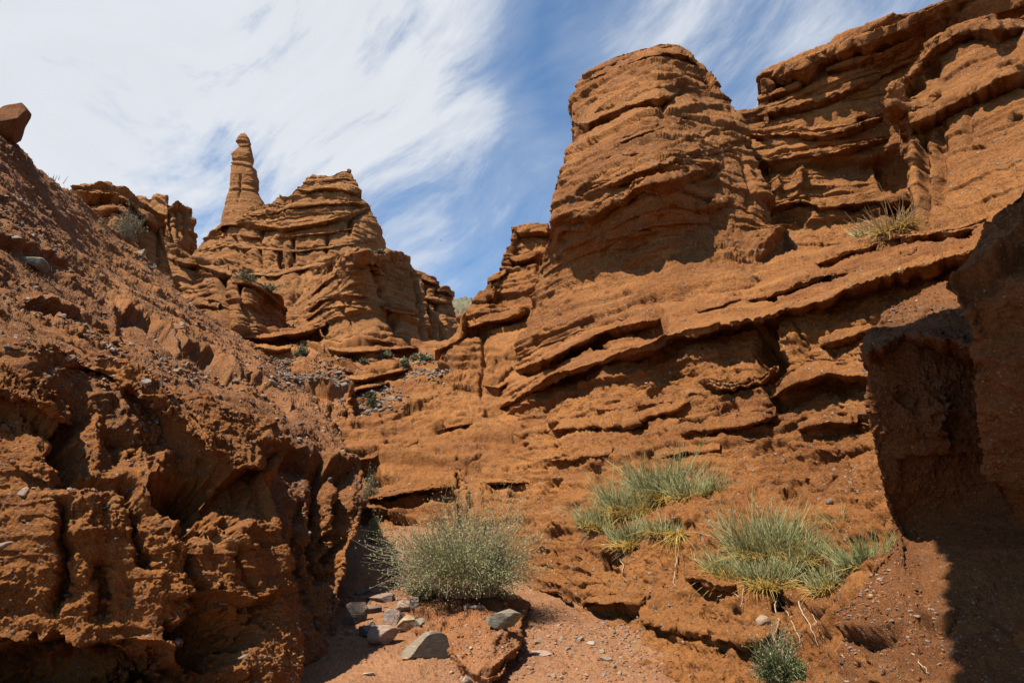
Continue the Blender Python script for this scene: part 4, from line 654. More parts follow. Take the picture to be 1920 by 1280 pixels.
# ---------------------------------------------------------------- ground
def ground():
    rk = Rock()
    gtop = [(560, 960), (700, 985), (800, 990), (900, 1010), (1000, 1060), (1120, 1100)]
    gc = [(560, 960, 24), (700, 990, 20.5), (720, 1030, 17), (850, 1020, 17), (1000, 1060, 15), (1120, 1110, 13.5), (660, 1100, 13.5), (720, 1060, 15.5), (850, 1110, 13.2), (1000, 1150, 12), (780, 1180, 10.8), (650, 1200, 10.3), (950, 1220, 9.9), (600, 1280, 8.3), (900, 1280, 8.4), (1200, 1280, 8.3),
          (1100, 1200, 10.4), (560, 1500, 5.2), (900, 1500, 5.2), (1300, 1500, 5.2), (1300, 1290, 8.2), (1500, 1700, 3.6), (400, 1700, 3.6)]
    gf = [('H', 700, 1090, 60, 50, .10), ('H', 1040, 1250, 60, 30, .04)]
    patch(rk, gtop, [(1120, 1100), (1400, 1290), (1700, 1700)], [(300, 1700), (1700, 1700)], [(560, 960), (560, 1280), (300, 1700)], gc, gf, seed=21, wrap={'T': (12, (0, 1, 0.1))}, step=1.3, sa=0.0, sa2=0, fl=0, big=0.05, bigf=0.5, rough=0.030, rf=2.5, cong=0.012, octs=6)
    rk.build('path', M_ground, kind='structure')
    rk = Rock()
    patch(rk, [(742, 1150), (756, 1128), (780, 1112), (830, 1098), (880, 1094), (930, 1102), (970, 1118), (992, 1132)], [(992, 1132), (984, 1148), (976, 1165), (974, 1190), (972, 1222), (952, 1234), (944, 1262), (918, 1272)],
          [(760, 1176), (800, 1186), (835, 1212), (862, 1236), (890, 1262), (918, 1272)], [(742, 1150), (748, 1165), (760, 1176)],
          [(742, 1150, 12.3), (780, 1112, 12.9), (880, 1094, 13.2), (992, 1132, 12.6), (974, 1190, 10.5), (972, 1225, 9.6), (950, 1240, 9.3), (918, 1272, 8.5), (835, 1212, 10.0), (760, 1176, 11.3), (800, 1180, 10.95), (850, 1150, 11.5), (900, 1130, 11.9), (900, 1180, 10.3), (930, 1200, 9.7), (890, 1230, 9.2), (940, 1160, 11.2)],
          [('L', [(895, 1262), (920, 1258), (940, 1240), (955, 1226), (978, 1212)], .08, 16, .10, 10), ('H', 930, 1190, 34, 26, .12), ('H', 868, 1200, 26, 22, .06), ('L', [(762, 1134), (785, 1146), (815, 1150), (850, 1140), (880, 1128)], .08, 10, .16, 12), ('L', [(915, 1128), (950, 1140), (985, 1136)], .06, 8, .10, 8), ('H', 820, 1175, 16, 10, -.08), ('C', [(935, 1150), (925, 1200)], .05, 7), ('C', [(800, 1150), (808, 1180)], .12, 8)],
          wrap={'L': (1.2, (0.5, 0.8, -0.5)), 'R': (1.2, (-0.3, 0.9, -0.5)), 'B': (0.6, (0, 0.7, -1)), 'T': (1.5, (0, 0.9, -0.5))}, seed=22, base_back=-0.50, step=1.2, sa=0.0, sa2=0.02, sm=0.3, fl=0, big=0.06, bigf=0.9, rough=0.035, rf=3.5, cong=0.02, octs=5)
    rk.build('earth_mound', M_mound, label='rounded mound of orange earth in the path, stones and the green bush on top', cat='mound')
    V = np.array([(-3000, -60, -.75), (3000, -60, -.75), (3000, 6000, -.75), (-3000, 6000, -.75)], float)
    tag(mesh_np('ground', V, np.array([[0, 1, 2, 3]]), M_ground, smooth_=False), kind='structure')
ground()
SURF = np.concatenate(SURF)
print('surface samples', len(SURF))

# ================================================================ STONES AND PLANTS
ZB = np.full((440, 660), -1, np.int64)
_o = np.argsort(-SURF[:, 1]); _cx = ((SURF[_o, 6]+40)/3).astype(int); _cy = ((SURF[_o, 7]+20)/3).astype(int)
_k = (_cx >= 0) & (_cx < 660) & (_cy >= 0) & (_cy < 440); ZB[_cy[_k], _cx[_k]] = _o[_k]
def hit(px, py):
    cx, cy = int((px+40)/3), int((py+20)/3)
    for r in range(0, 5):
        w = ZB[max(cy-r, 0):cy+r+1, max(cx-r, 0):cx+r+1].ravel(); w = w[w >= 0]
        if len(w):
            i = w[np.argmin((SURF[w, 6]-px)**2+(SURF[w, 7]-py)**2)]; return SURF[i, :3].astype(float), SURF[i, 3:6].astype(float)
    return at(px, py, 12), np.array([0, 0, 1.0])

def ico(sub):
    import bmesh
    bm = bmesh.new(); bmesh.ops.create_icosphere(bm, subdivisions=sub, radius=1)
    V = np.array([v.co[:] for v in bm.verts]); Fc = np.array([[v.index for v in f.verts] for f in bm.faces]); bm.free(); return V, Fc
ICO = {k: ico(k) for k in (2, 3, 5)}
def stone_shape(sub, r, cuts=9, sq=(1, 1, 0.6), soft=0.0):
    V, Fc = ICO[sub]; V = V.copy()
    for _ in range(cuts):
        nn = r.normal(size=3); nn /= np.linalg.norm(nn); d = r.uniform(0.36, 0.8)
        V -= np.maximum(V@nn-d, 0)[:, None]*nn*(1-soft)
    return V*np.array(sq), Fc
def stone_mat(name, c1, c2, sc=6.0):
    mt = bpy.data.materials.new(name); mt.use_nodes = True
    N, L, n, m, mix, ramp = nodes_of(mt.node_tree); b = N['Principled BSDF']
    P = n('ShaderNodeNewGeometry').outputs['Position']
    a = n('ShaderNodeTexNoise', ins={'Vector': P, 'Scale': sc, 'Detail': 8.0, 'Roughness': 0.7}).outputs[0]
    mp = n('ShaderNodeMapping', ins={0: P, 2: (0.5, 0.3, 0.2), 3: (2, 2, 14)}).outputs[0]
    v = n('ShaderNodeTexNoise', ins={'Vector': mp, 'Scale': sc*0.6, 'Detail': 5.0}).outputs[0]
    c = mix(ramp(a, [(0.35, g(0)), (0.65, g(1))]), c1, c2)
    c = mix(m('MULTIPLY', ramp(v, [(0.55, g(0)), (0.62, g(1))]), 0.35), c, tuple(min(1, x*1.9) for x in c2))
    du = n('ShaderNodeTexNoise', ins={'Vector': P, 'Scale': sc*0.9, 'Detail': 6.0, 'Roughness': 0.65}).outputs[0]
    nz = n('ShaderNodeSeparateXYZ', ins={0: n('ShaderNodeNewGeometry').outputs['Normal']}).outputs[2]
    c = mix(m('MULTIPLY', ramp(m('ADD', du, m('MULTIPLY', nz, 0.12)), [(0.45, g(0)), (0.62, g(1))]), 0.45), c, (0.20, 0.115, 0.065))
    L.new(c, b.inputs['Base Color']); b.inputs['Roughness'].default_value = 0.85; b.inputs['Specular IOR Level'].default_value = 0.3
    bu = n('ShaderNodeBump', ins={'Strength': 0.8, 'Distance': 0.02, 'Height': m('ADD', a, m('MULTIPLY', v, 0.5))}); L.new(bu.outputs[0], b.inputs['Normal'])
    return mt
SM = dict(green=stone_mat('grey_green_stone', (0.105, 0.108, 0.085), (0.19, 0.185, 0.145)), tan=stone_mat('tan_stone', (0.17, 0.12, 0.08), (0.30, 0.225, 0.155)), yellow=stone_mat('ochre_stone', (0.20, 0.135, 0.07), (0.31, 0.225, 0.13)),
          purple=stone_mat('purple_grey_stone', (0.10, 0.075, 0.067), (0.19, 0.148, 0.13)), grey=stone_mat('grey_stone', (0.10, 0.09, 0.08), (0.20, 0.18, 0.155)), white=stone_mat('pale_stone', (0.26, 0.21, 0.165), (0.38, 0.32, 0.26)),
          dark=stone_mat('dark_stone', (0.045, 0.04, 0.038), (0.09, 0.08, 0.072)), pink=stone_mat('pink_stone', (0.17, 0.12, 0.095), (0.30, 0.225, 0.185)))
def stone(px, py, w, h, col, label, rz=0.0, tilt=0.0, thick=0.8, seed=0, sink=0.25, sub=5, cat='stone', name='stone', group=None, cuts=11, roll=0.0):
    """px, py: middle of its foot; w, h its size in the photograph"""
    r = np.random.default_rng(seed*31+int(px)*7+int(py)); p, nn = hit(px, py)
    d = np.linalg.norm(p-[0, 0, CZ]); k = d/F; W, Hh = w*k/2, h*k/2
    V, Fc = stone_shape(sub, r, cuts); V[:, 2] /= 0.6
    V /= np.abs(V).max(0); V *= [W, W*thick, Hh]
    V += 0.06*min(W, Hh)*np.c_[vnoise(V, 2.2/W, 5), vnoise(V, 2.2/W, 6), vnoise(V, 2.2/W, 7)]
    M = np.array(Matrix.Rotation(rz, 3, 'Z') @ Matrix.Rotation(roll, 3, 'Y') @ Matrix.Rotation(tilt, 3, 'X')); V = V@M.T
    V[:, 2] -= V[:, 2].min()+sink*2*Hh
    ob = mesh_np(name, V, Fc, SM[col], smooth_=False); ob.location = p+np.array([0, W*thick*0.5, 0]); tag(ob, label, cat, group); return ob
GP = 'stones lying on the canyon floor'
stone(797, 1232, 92, 56, 'green', 'large wedge-shaped grey-green boulder lying on the path left of the earth mound', rz=0.25, thick=0.6, seed=3, cat='boulder', name='boulder', sink=.1, cuts=8, roll=-.18)
stone(713, 1205, 62, 32, 'pink', 'rounded pale pinkish stone half in the shadow line on the path', rz=.1, seed=2, group=GP, sink=.12, cuts=6)
stone(666, 1166, 52, 60, 'dark', 'dark slab leaning on edge in the shade against the left bank', rz=.5, roll=.5, thick=.4, seed=4, group=GP)
stone(680, 1190, 52, 26, 'dark', 'low tented dark stone in the shade below the leaning slab', rz=-.2, seed=5, group=GP)
stone(760, 1184, 42, 34, 'yellow', 'blocky ochre stone beside the foot of the earth mound', rz=.7, seed=6, group=GP, cuts=7, sink=.1)
stone(742, 1168, 46, 32, 'purple', 'purple-grey block behind the ochre stone', rz=-.3, seed=7, group=GP, sink=.15)
stone(757, 1144, 46, 28, 'pink', 'smooth pinkish grey stone under the left edge of the green bush', rz=.2, seed=8, group=GP, cuts=6)
stone(776, 1140, 22, 30, 'grey', 'small upright grey stone touching the left side of the green bush', rz=.2, seed=9, group=GP)
stone(787, 1172, 20, 20, 'green', 'small greenish stone between the ochre block and the mound', seed=10, group=GP)
stone(710, 1128, 46, 18, 'purple', 'flat dark purple slab in the shade beside the left bank', rz=.6, thick=1.2, seed=11, group=GP)
stone(676, 1112, 40, 16, 'dark', 'flat dark slab farther up in the shade of the left bank', rz=-.4, thick=1.2, seed=12, group=GP)
stone(702, 1148, 30, 20, 'dark', 'blackish stone between the leaning slab and the purple-grey block', seed=13, group=GP)
stone(733, 1156, 26, 14, 'tan', 'small tan stone on top of the cluster by the mound', seed=14, group=GP)
stone(696, 1172, 14, 14, 'tan', 'little brown stone in front of the leaning slab', seed=15, group=GP)
stone(940, 1178, 70, 34, 'green', 'curved olive-grey slab lying across the top of the earth mound', rz=-.15, thick=.5, seed=16, cat='slab', name='stone_slab', sink=.05, roll=.12)
stone(943, 1134, 36, 18, 'tan', 'tan stone on the mound under the right part of the green bush', rz=.1, seed=17, group=GP)
stone(897, 1118, 16, 13, 'white', 'small white stone in the roots of the green bush', seed=18, group=GP)
stone(890, 1140, 32, 8, 'grey', 'thin flat grey stone on the crown of the mound', rz=.1, thick=.8, seed=19, group=GP)
stone(872, 1140, 10, 12, 'white', 'tiny pointed cream stone left of the thin flat one', seed=20, group=GP)
stone(932, 1146, 20, 9, 'grey', 'small grey chip below the tan stone on the mound', seed=21, group=GP)
stone(975, 1140, 24, 12, 'grey', 'grey stone at the right end of the mound under the bush', seed=22, group=GP)
stone(915, 1128, 12, 9, 'dark', 'tiny dark stone between the white and the tan stones on the mound', seed=23, group=GP)
stone(1009, 1206, 19, 16, 'tan', 'rounded tan stone on the open path right of the mound', seed=24, group=GP)
stone(978, 1206, 20, 13, 'grey', 'grey stone tucked against the right foot of the mound', seed=25, group=GP)
stone(1020, 1227, 42, 9, 'pink', 'flat pale pink flagstone in the path right of the mound', rz=-.15, thick=1.0, seed=26, group=GP)
stone(876, 1282, 27, 22, 'pink', 'pink angular stone at the bottom edge below the mound', seed=27, group=GP)
stone(891, 1274, 9, 9, 'white', 'tiny white pebble beside the pink angular stone', seed=28, group=GP)
stone(688, 1264, 20, 6, 'white', 'thin white chip alone on the sand near the bottom edge', thick=.7, seed=29, group=GP)
stone(764, 1236, 26, 8, 'tan', 'pale flat chip leaning on the front of the grey-green boulder', rz=.3, seed=30, group=GP)
stone(1129, 1222, 11, 13, 'tan', 'small upright tan stone at the right edge of the path', seed=31, group=GP)
stone(1110, 1206, 22, 8, 'white', 'pale chips at the foot of the right wall', seed=32, group=GP)
stone(1086, 1200, 16, 9, 'grey', 'small grey chip left of the pale ones at the right wall foot', seed=33, group=GP)
stone(1138, 1236, 22, 9, 'green', 'flat greenish chip below the upright tan stone', seed=34, group=GP)
stone(724, 1052, 20, 13, 'green', 'grey-green cobble up the path left of the bush', seed=35, group=GP)
stone(748, 1062, 24, 16, 'purple', 'dark rounded cobble touching the bush on its left', seed=36, group=GP)
stone(738, 1048, 18, 9, 'pink', 'flat pinkish cobble on top of the pair left of the bush', seed=37, group=GP)
stone(757, 1052, 14, 14, 'tan', 'tan cobble at the upper left edge of the bush', seed=38, group=GP)
stone(749, 1034, 28, 9, 'white', 'white flat slab far up the path behind the bush', rz=-.3, seed=39, group=GP)
stone(741, 1070, 16, 7, 'yellow', 'ochre flat chip below the cobbles left of the bush', seed=40, group=GP)
stone(730, 1078, 24, 14, 'grey', 'grey stone lowest of the cobbles left of the bush', seed=41, group=GP)
stone(58, 500, 38, 26, 'green', 'grey-green block sticking out of the upper left hillside', rz=.2, thick=.8, seed=42, sink=.2, roll=.15, cuts=8)
stone(20, 446, 22, 11, 'grey', 'flat grey stone on the left hillside above the green block', seed=43)
SM['brown'] = M_near
stone(-6, 248, 74, 52, 'brown', 'dark weathered boulder perched on the skyline at the left edge', rz=-.5, seed=44, cat='boulder', name='boulder', sink=.15, roll=-.25, cuts=16)
stone(232, 592, 22, 10, 'grey', 'flat grey stone on the middle of the left hillside', seed=45)
stone(115, 592, 18, 10, 'purple', 'small dark stone on the left hillside below the green block', seed=46)
stone(275, 718, 22, 15, 'grey', 'green-grey cobble on the gravelly lip of the left bank', seed=47)
stone(298, 722, 18, 14, 'grey', 'smaller grey cobble beside the green-grey one on the lip', seed=48)
stone(200, 678, 14, 12, 'purple', 'purple cobble on the hillside left of the lip cobbles', seed=49)
stone(490, 745, 20, 12, 'grey', 'pair of dark cobbles on the hillside crest near its end', seed=50)
stone(648, 726, 22, 15, 'grey', 'rounded grey boulder at the right end of the rubble mound', seed=51, cuts=5)
stone(726, 750, 34, 12, 'tan', 'pale angular slab among small bushes past the rubble mound', seed=52, rz=.3)
stone(8, 1022, 22, 12, 'white', 'pale stone set in the left bank at the picture edge', seed=53, sink=.4)
stone(1430, 1168, 26, 22, 'tan', 'tan stone at the roots of the dead shrub in the right bank', seed=54)
stone(1556, 1172, 44, 11, 'tan', 'flat tan ledge stone in the bank below the shaded bush', seed=55, thick=.7)
stone(1557, 945, 15, 17, 'purple', 'round purple stone above the lone pale tuft', seed=56, cuts=4)
stone(1212, 718, 11, 7, 'white', 'small pale stone on the wall under the overhanging slab', seed=57)
stone(262, 480, 17, 20, 'tan', 'pale knobby stone on the hillside edge below the grey bush', seed=58)
stone(282, 500, 18, 14, 'dark', 'dark stone just below the pale knobby one', seed=59)

def scatter(name, tests, cols, n, size, label, cat='gravel', seed=0, sub=2, flat=0.6):
    """loose gravel nobody could count: one object"""
    r = np.random.default_rng(seed); base = [stone_shape(sub, r, 6, (1, r.uniform(.6, 1), r.uniform(.35, .8))) for _ in range(10)]
    X, Yp, Nn, Yd = SURF[:, 6], SURF[:, 7], SURF[:, 5], SURF[:, 1]
    wgt = np.zeros(len(SURF))
    for (x0, y0, x1, y1, w) in tests:
        cx, cy, rx, ry = (x0+x1)/2, (y0+y1)/2, (x1-x0)/2, (y1-y0)/2
        wgt += w*np.exp(-(((X-cx)/rx)**4+((Yp-cy)/ry)**4))
    wgt *= np.clip(Nn+0.15, 0, 1)**1.2*np.clip(0.5+1.3*vnoise(SURF[:, :3].astype(float), 1.1, 300+seed), 0.02, 2)*(Yd/10)**0.3
    idx = r.choice(len(SURF), n, p=wgt/wgt.sum()); VV = []; FF = []; k = 0; mi = []
    P = SURF[idx, :3].astype(float)
    sz = size*np.exp(np.clip(r.normal(0, 0.55, n), -2, 1.1))*(P[:, 1]/9)**0.35
    for j in range(n):
        V, Fc = base[r.integers(10)]; a = r.uniform(0, 6.28); c, s_ = math.cos(a), math.sin(a)
        R = np.array([[c, -s_, r.uniform(-.4, .4)], [s_, c, r.uniform(-.4, .4)], [0.0, r.uniform(-.3, .3), 1]])
        V = V@R.T*sz[j]+P[j]+[0, 0, sz[j]*0.15]; VV.append(V); FF.append(Fc+k); k += len(V); mi.append(np.full(len(Fc), r.integers(len(cols))))
    ob = mesh_np(name, np.concatenate(VV), np.concatenate(FF), None, smooth_=False)
    for c in cols: ob.data.materials.append(SM[c] if isinstance(c, str) else c)
    ob.data.polygons.foreach_set('material_index', np.concatenate(mi).astype(np.int32)); tag(ob, label, cat, kind='stuff'); return ob
scatter('gravel', [(-40, 590, 200, 740, 3), (190, 660, 530, 850, 2.2), (330, 540, 620, 760, 3.0), (-40, 230, 420, 620, .7), (-40, 400, 120, 560, 1.0), (540, 780, 690, 960, .5), (-40, 250, 90, 380, 1.5), (-40, 740, 560, 1280, .25)],
        ['tan', 'purple', 'purple', 'pink', 'grey', M_slope, M_slope, M_left, 'dark', M_slope], 9000, 0.026, 'loose gravel and small stones strewn over the left hillside', seed=1)
scatter('rubble', [(515, 662, 655, 725, 3), (645, 725, 745, 775, 2), (755, 665, 830, 712, 2)], ['grey', 'green', 'grey', 'tan', 'purple', 'dark'], 6000, 0.036, 'grey rubble on the mound in the canyon bend', cat='rubble', seed=2)
scatter('pebbles', [(600, 1040, 1000, 1280, 1.0), (840, 1090, 1000, 1280, 2), (960, 1150, 1260, 1280, 1.6), (690, 1020, 780, 1110, 3), (640, 1090, 790, 1180, 2)], ['tan', 'grey', 'purple', 'pink', M_mound, M_mound, M_mound, M_ground, M_ground, 'tan', 'grey'], 6500, 0.0115, 'small pebbles on the path and the earth mound', cat='pebbles', seed=3)
scatter('grit', [(1000, 1000, 1700, 1280, 1.0), (1560, 880, 1700, 1000, 2), (1540, 1050, 1800, 1280, 2), (1600, 540, 1800, 660, 2), (1540, 380, 1900, 520, 1.2), (980, 480, 1560, 720, .5)], ['tan', M_right, M_right, M_right, 'purple', M_mound, M_right, M_mound], 5000, 0.012, 'grit and small stones on the right bank and its ledges', cat='grit', seed=4)

# ---- plants
def plant_mat(name, c1, c2, trans=0.25):
    mt = bpy.data.materials.new(name); mt.use_nodes = True
    N, L, n, m, mix, ramp = nodes_of(mt.node_tree); b = N['Principled BSDF']
    P = n('ShaderNodeNewGeometry').outputs['Position']
    a = n('ShaderNodeTexNoise', ins={'Vector': P, 'Scale': 9.0, 'Detail': 3.0}).outputs[0]
    t = n('ShaderNodeAttribute', attribute_name='tone').outputs['Fac']
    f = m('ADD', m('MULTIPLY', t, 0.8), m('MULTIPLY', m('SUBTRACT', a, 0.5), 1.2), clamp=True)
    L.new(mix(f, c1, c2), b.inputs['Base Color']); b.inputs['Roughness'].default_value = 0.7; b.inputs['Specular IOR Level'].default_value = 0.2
    return mt
PM = dict(eph=plant_mat('pale_green_stems', (0.12, 0.125, 0.04), (0.37, 0.365, 0.19)), yel=plant_mat('yellow_stems', (0.22, 0.13, 0.03), (0.46, 0.31, 0.07)), twig=plant_mat('dry_twigs', (0.17, 0.11, 0.07), (0.42, 0.33, 0.23)),
          leaf=plant_mat('grey_green_leaves', (0.15, 0.175, 0.06), (0.31, 0.33, 0.17)), deep=plant_mat('dark_green_leaves', (0.03, 0.05, 0.015), (0.09, 0.14, 0.04)), pink=plant_mat('pink_tips', (0.25, 0.13, 0.11), (0.42, 0.26, 0.22)),
          dull=plant_mat('dull_green_leaves', (0.07, 0.075, 0.035), (0.17, 0.17, 0.09)), straw=plant_mat('dry_straw', (0.16, 0.095, 0.045), (0.34, 0.22, 0.10)), pale=plant_mat('pale_tips', (0.28, 0.27, 0.17), (0.42, 0.40, 0.29)))
def tubes(Ps, rad, sides=3):
    """Ps: (n, k, 3) centre lines; tapered thin stems"""
    n, k, _ = Ps.shape; T = np.gradient(Ps, axis=1); T /= np.linalg.norm(T, axis=2, keepdims=True)+1e-9
    ref = np.array([0.31, 0.22, 0.92]); A = np.cross(T, ref); A /= np.linalg.norm(A, axis=2, keepdims=True)+1e-9; B = np.cross(T, A)
    rr = (np.broadcast_to(rad, (n,))[:, None]*np.linspace(1, 0.35, k)[None])[..., None]
    th = np.arange(sides)*2*math.pi/sides
    V = np.stack([Ps+rr*(math.cos(t)*A+math.sin(t)*B) for t in th], 2)      # n,k,s,3
    i = np.arange(n*k*sides).reshape(n, k, sides); j = np.roll(i, -1, axis=2)
    Q = np.stack([i[:, :-1], j[:, :-1], j[:, 1:], i[:, 1:]], -1).reshape(-1, 4)
    return V.reshape(-1, 3), Q
def stems(r, base, n, length, spread, up, k=5, curve=0.25, root_r=0.1, droop=0.0, nrm=None):
    nrm = np.array([0, 0, 1.0]) if nrm is None else nrm
    az = r.uniform(0, 2*math.pi, n); q = np.sqrt(r.uniform(0, 1, n)); off = np.c_[np.cos(az)*q, np.sin(az)*q*0.8, 0*q]*root_r
    off -= (off@nrm)[:, None]*nrm*0.9
    d = np.c_[np.cos(az)*q*spread, np.sin(az)*q*spread, np.full(n, up)]+r.normal(0, 0.22*spread+0.05, (n, 3))
    d /= np.linalg.norm(d, axis=1, keepdims=True); L_ = length*r.uniform(0.3, 1.0, n)*(0.75+0.5*vnoise(np.c_[off*4/max(root_r, .01), np.zeros(n)][:, :3], 1.0, 5))
    t = np.linspace(0, 1, k); bend = r.normal(0, curve, (n, 3)); bend[:, 2] -= droop
    P = base+off[:, None]+d[:, None]*(L_[:, None, None]*t[None, :, None])+bend[:, None]*(L_[:, None, None]*(t**2)[None, :, None])
    return P
def tone(n, per, r, v=None):
    a = r.uniform(0, 1, n) if v is None else v
    return np.repeat(a, per)
def root_empty(name, p, label, cat, group=None):
    o = bpy.data.objects.new(name, None); o.empty_display_size = 0.2; COL.objects.link(o); o.location = p; tag(o, label, cat, group); return o
def add_tubes(name, P, rad, mat, parent, r, sides=3):
    V, Q = tubes(P-np.array(parent.location), rad, sides); return mesh_np(name, V, Q, PM[mat], parent, True, tone(len(P), P.shape[1]*sides, r))
def leaves(r, pts, dirs, size, width):
    n = len(pts); d = dirs+r.normal(0, 0.55, (n, 3)); d /= np.linalg.norm(d, axis=1, keepdims=True)
    w = np.cross(d, r.normal(size=(n, 3))); w /= np.linalg.norm(w, axis=1, keepdims=True)+1e-9; L_ = size*r.uniform(.5, 1.2, n)[:, None]; W = width*r.uniform(.6, 1.2, n)[:, None]
    V = np.stack([pts, pts+d*L_*0.5+w*W, pts+d*L_, pts+d*L_*0.5-w*W], 1).reshape(-1, 3); return V, np.arange(4*n).reshape(n, 4)

def joint_fir(cx, cy, rpx, label, n=900, up=1.0, seed=0, yellow=0.3, lean=0.0, name='shrub', h=1.0, dark=False, mat=None, group='pale green rush-like shrubs on the right bank'):
    """dense tuft of thin upright leafless stems, yellow below"""
    r = np.random.default_rng(seed+500); p, nn = hit(cx, cy+rpx*0.45); k = np.linalg.norm(p-[0, 0, CZ])/F; R = rpx*k
    o = root_empty(name, p, label, 'shrub', group)
    P = stems(r, p-nn*0.03, int(n*0.5), R*1.65*h, 0.85, up*1.15, root_r=R*1.0, curve=0.2, nrm=nn); P[..., 1] -= 0.02
    add_tubes('green_stems', P, 0.0068*k/0.0085, mat or ('eph' if not dark else 'leaf'), o, r)
    m_ = int(n*yellow*0.75)
    if m_:
        P = stems(r, p+nn*0.03+[0, -R*0.45, -R*0.1], m_, R*1.1, 1.3, 0.45, root_r=R*0.8, curve=0.35, droop=0.35, nrm=nn); add_tubes('yellow_stems', P, 0.0065*k/0.0085, 'yel', o, r)
    P = stems(r, p-nn*0.02+[0, -.03, -R*0.2], 40+n//25, R*0.8, 1.2, -0.2, root_r=R*0.7, curve=0.5, droop=0.6, nrm=nn); add_tubes('dead_stems', P, 0.0035*k/0.0085, 'twig', o, r)
    return o
for i, (x, y, rp, n, lb, ye) in enumerate([
    (1238, 905, 44, 1500, 'pale green rush-like shrub, highest and fullest of the upper group on the right wall', .3), (1182, 938, 42, 1200, 'pale shrub with yellow tangled stems left of the fullest one in the upper group', .7),
    (1122, 968, 33, 700, 'small pale tuft at the left end of the upper group, over a small drop', .4), (1292, 915, 30, 700, 'sparser green and yellow shrub right of the fullest one in the upper group', .4),
    (1328, 908, 24, 500, 'small grey-green tuft at the right end of the upper group', .35), (1172, 1004, 36, 900, 'drooping tuft hanging over the hollow at the lower edge of the upper group', .4),
    (1238, 985, 27, 480, 'small blue-green tuft below the middle of the upper group', .5),
    (1432, 1005, 54, 1800, 'biggest pale green shrub of the lower group, its stems standing upright', .25), (1375, 1058, 38, 1000, 'pale shrub with bright yellow base at the left end of the lower group', .8),
    (1492, 1030, 40, 1000, 'pale green shrub right of the biggest one in the lower group', .25), (1440, 1078, 40, 1100, 'green tuft over the exposed white roots, in the middle of the lower group', .4),
    (1545, 1085, 30, 600, 'tuft with yellow curling stems at the right end of the lower group', .5)]):
    joint_fir(x, y, rp, lb, n, seed=i, yellow=ye, h=1.25 if i < 4 else 1.05)
joint_fir(1564, 968, 21, 'lone small pale tuft on bare slope above the lower group', 130, seed=30, yellow=.1, h=1.2, group=None)
joint_fir(1625, 1045, 40, 'darker green bush half in the shade of the overhanging rock', 1300, seed=31, yellow=.15, dark=True, group=None)
joint_fir(1672, 424, 32, 'straw-coloured spiky shrub on the slab below the dark alcove', 420, mat='straw', seed=32, yellow=.9, h=1.2, up=.8, group=None)
joint_fir(1622, 434, 22, 'thin greenish shrub left of the straw-coloured spiky one', 160, seed=33, yellow=.5, h=1.0, group=None)

def yellow_tuft():
    r = np.random.default_rng(77); p, nn = hit(1278, 1012); o = root_empty('dry_tuft', p, 'bright yellow dry tuft drooping over bare earth between the two shrub groups', 'dry tuft')
    k = np.linalg.norm(p-[0, 0, CZ])/F
    P = stems(r, p+nn*0.08+[0, -.12, 0.05], 240, 0.42, 1.0, -0.1, root_r=0.06, curve=0.3, droop=0.7); add_tubes('yellow_stems', P, 0.009, 'yel', o, r)
    P = root_line([(1272, 1040), (1268, 1065), (1262, 1085), (1266, 1100)], 0.03); add_tubes('root', P, 0.012, 'twig', o, r, 6)
def root_line(pts, out=0.04, seed=0, n=14):
    pp = poly(pts, n); r = np.random.default_rng(int(pts[0][0])); Q = []
    for a, b in pp:
        p, nn = hit(a, b); Q.append(p+nn*out+[0, -.02, 0])
    Q = np.array(Q)
    for _ in range(3): Q[1:-1] = (Q[:-2]+2*Q[1:-1]+Q[2:])/4
    Q += r.normal(0, 0.006, Q.shape); return Q[None]
yellow_tuft()
for pts, rd, lb in [([(1462, 1105), (1465, 1135), (1478, 1160), (1490, 1190), (1500, 1200)], .011, 'pale exposed root looping down below the middle of the lower shrub group'),
                    ([(1497, 1130), (1505, 1150), (1520, 1175), (1538, 1205)], .009, 'long thin white root slanting down to the right of the dead shrub'),
                    ([(1452, 1110), (1448, 1140), (1462, 1165), (1455, 1190)], .010, 'crooked pale root above the dead shrub'),
                    ([(1525, 1140), (1530, 1165), (1545, 1190), (1550, 1200)], .007, 'brown curling root right of the long thin white one'),
                    ([(1372, 1090), (1378, 1112), (1386, 1130), (1392, 1125)], .009, 'tangled white root under the yellow-based shrub'),
                    ([(1340, 1130), (1352, 1118), (1362, 1110)], .006, 'short white twig under the left of the lower shrub group'),
                    ([(1400, 1085), (1396, 1110), (1388, 1135)], .008, 'white root hanging beside the tangled one'),
                    ([(1305, 1030), (1302, 1045), (1310, 1050), (1300, 1062)], .006, 'small curled root right of the yellow dry tuft'),
                    ([(1165, 1050), (1172, 1065), (1168, 1080), (1178, 1090)], .009, 'pale root dangling from the hollow under the upper shrub group'),
                    ([(1180, 1232), (1192, 1220), (1203, 1206)], .006, 'grey twig leaning at the bottom of the right bank'),
                    ([(1722, 1225), (1730, 1245), (1742, 1258), (1736, 1268)], .006, 'pale twig on the bank at lower right'),
                    ([(882, 1118), (886, 1105), (878, 1096)], .010, 'forked pale root showing under the green bush')]:
    r = np.random.default_rng(5); P = root_line(pts); V, Q = tubes(P, rd, 6); tag(mesh_np('root', V, Q, PM['twig'], None, True, tone(1, len(V), r)), lb, 'root', None)

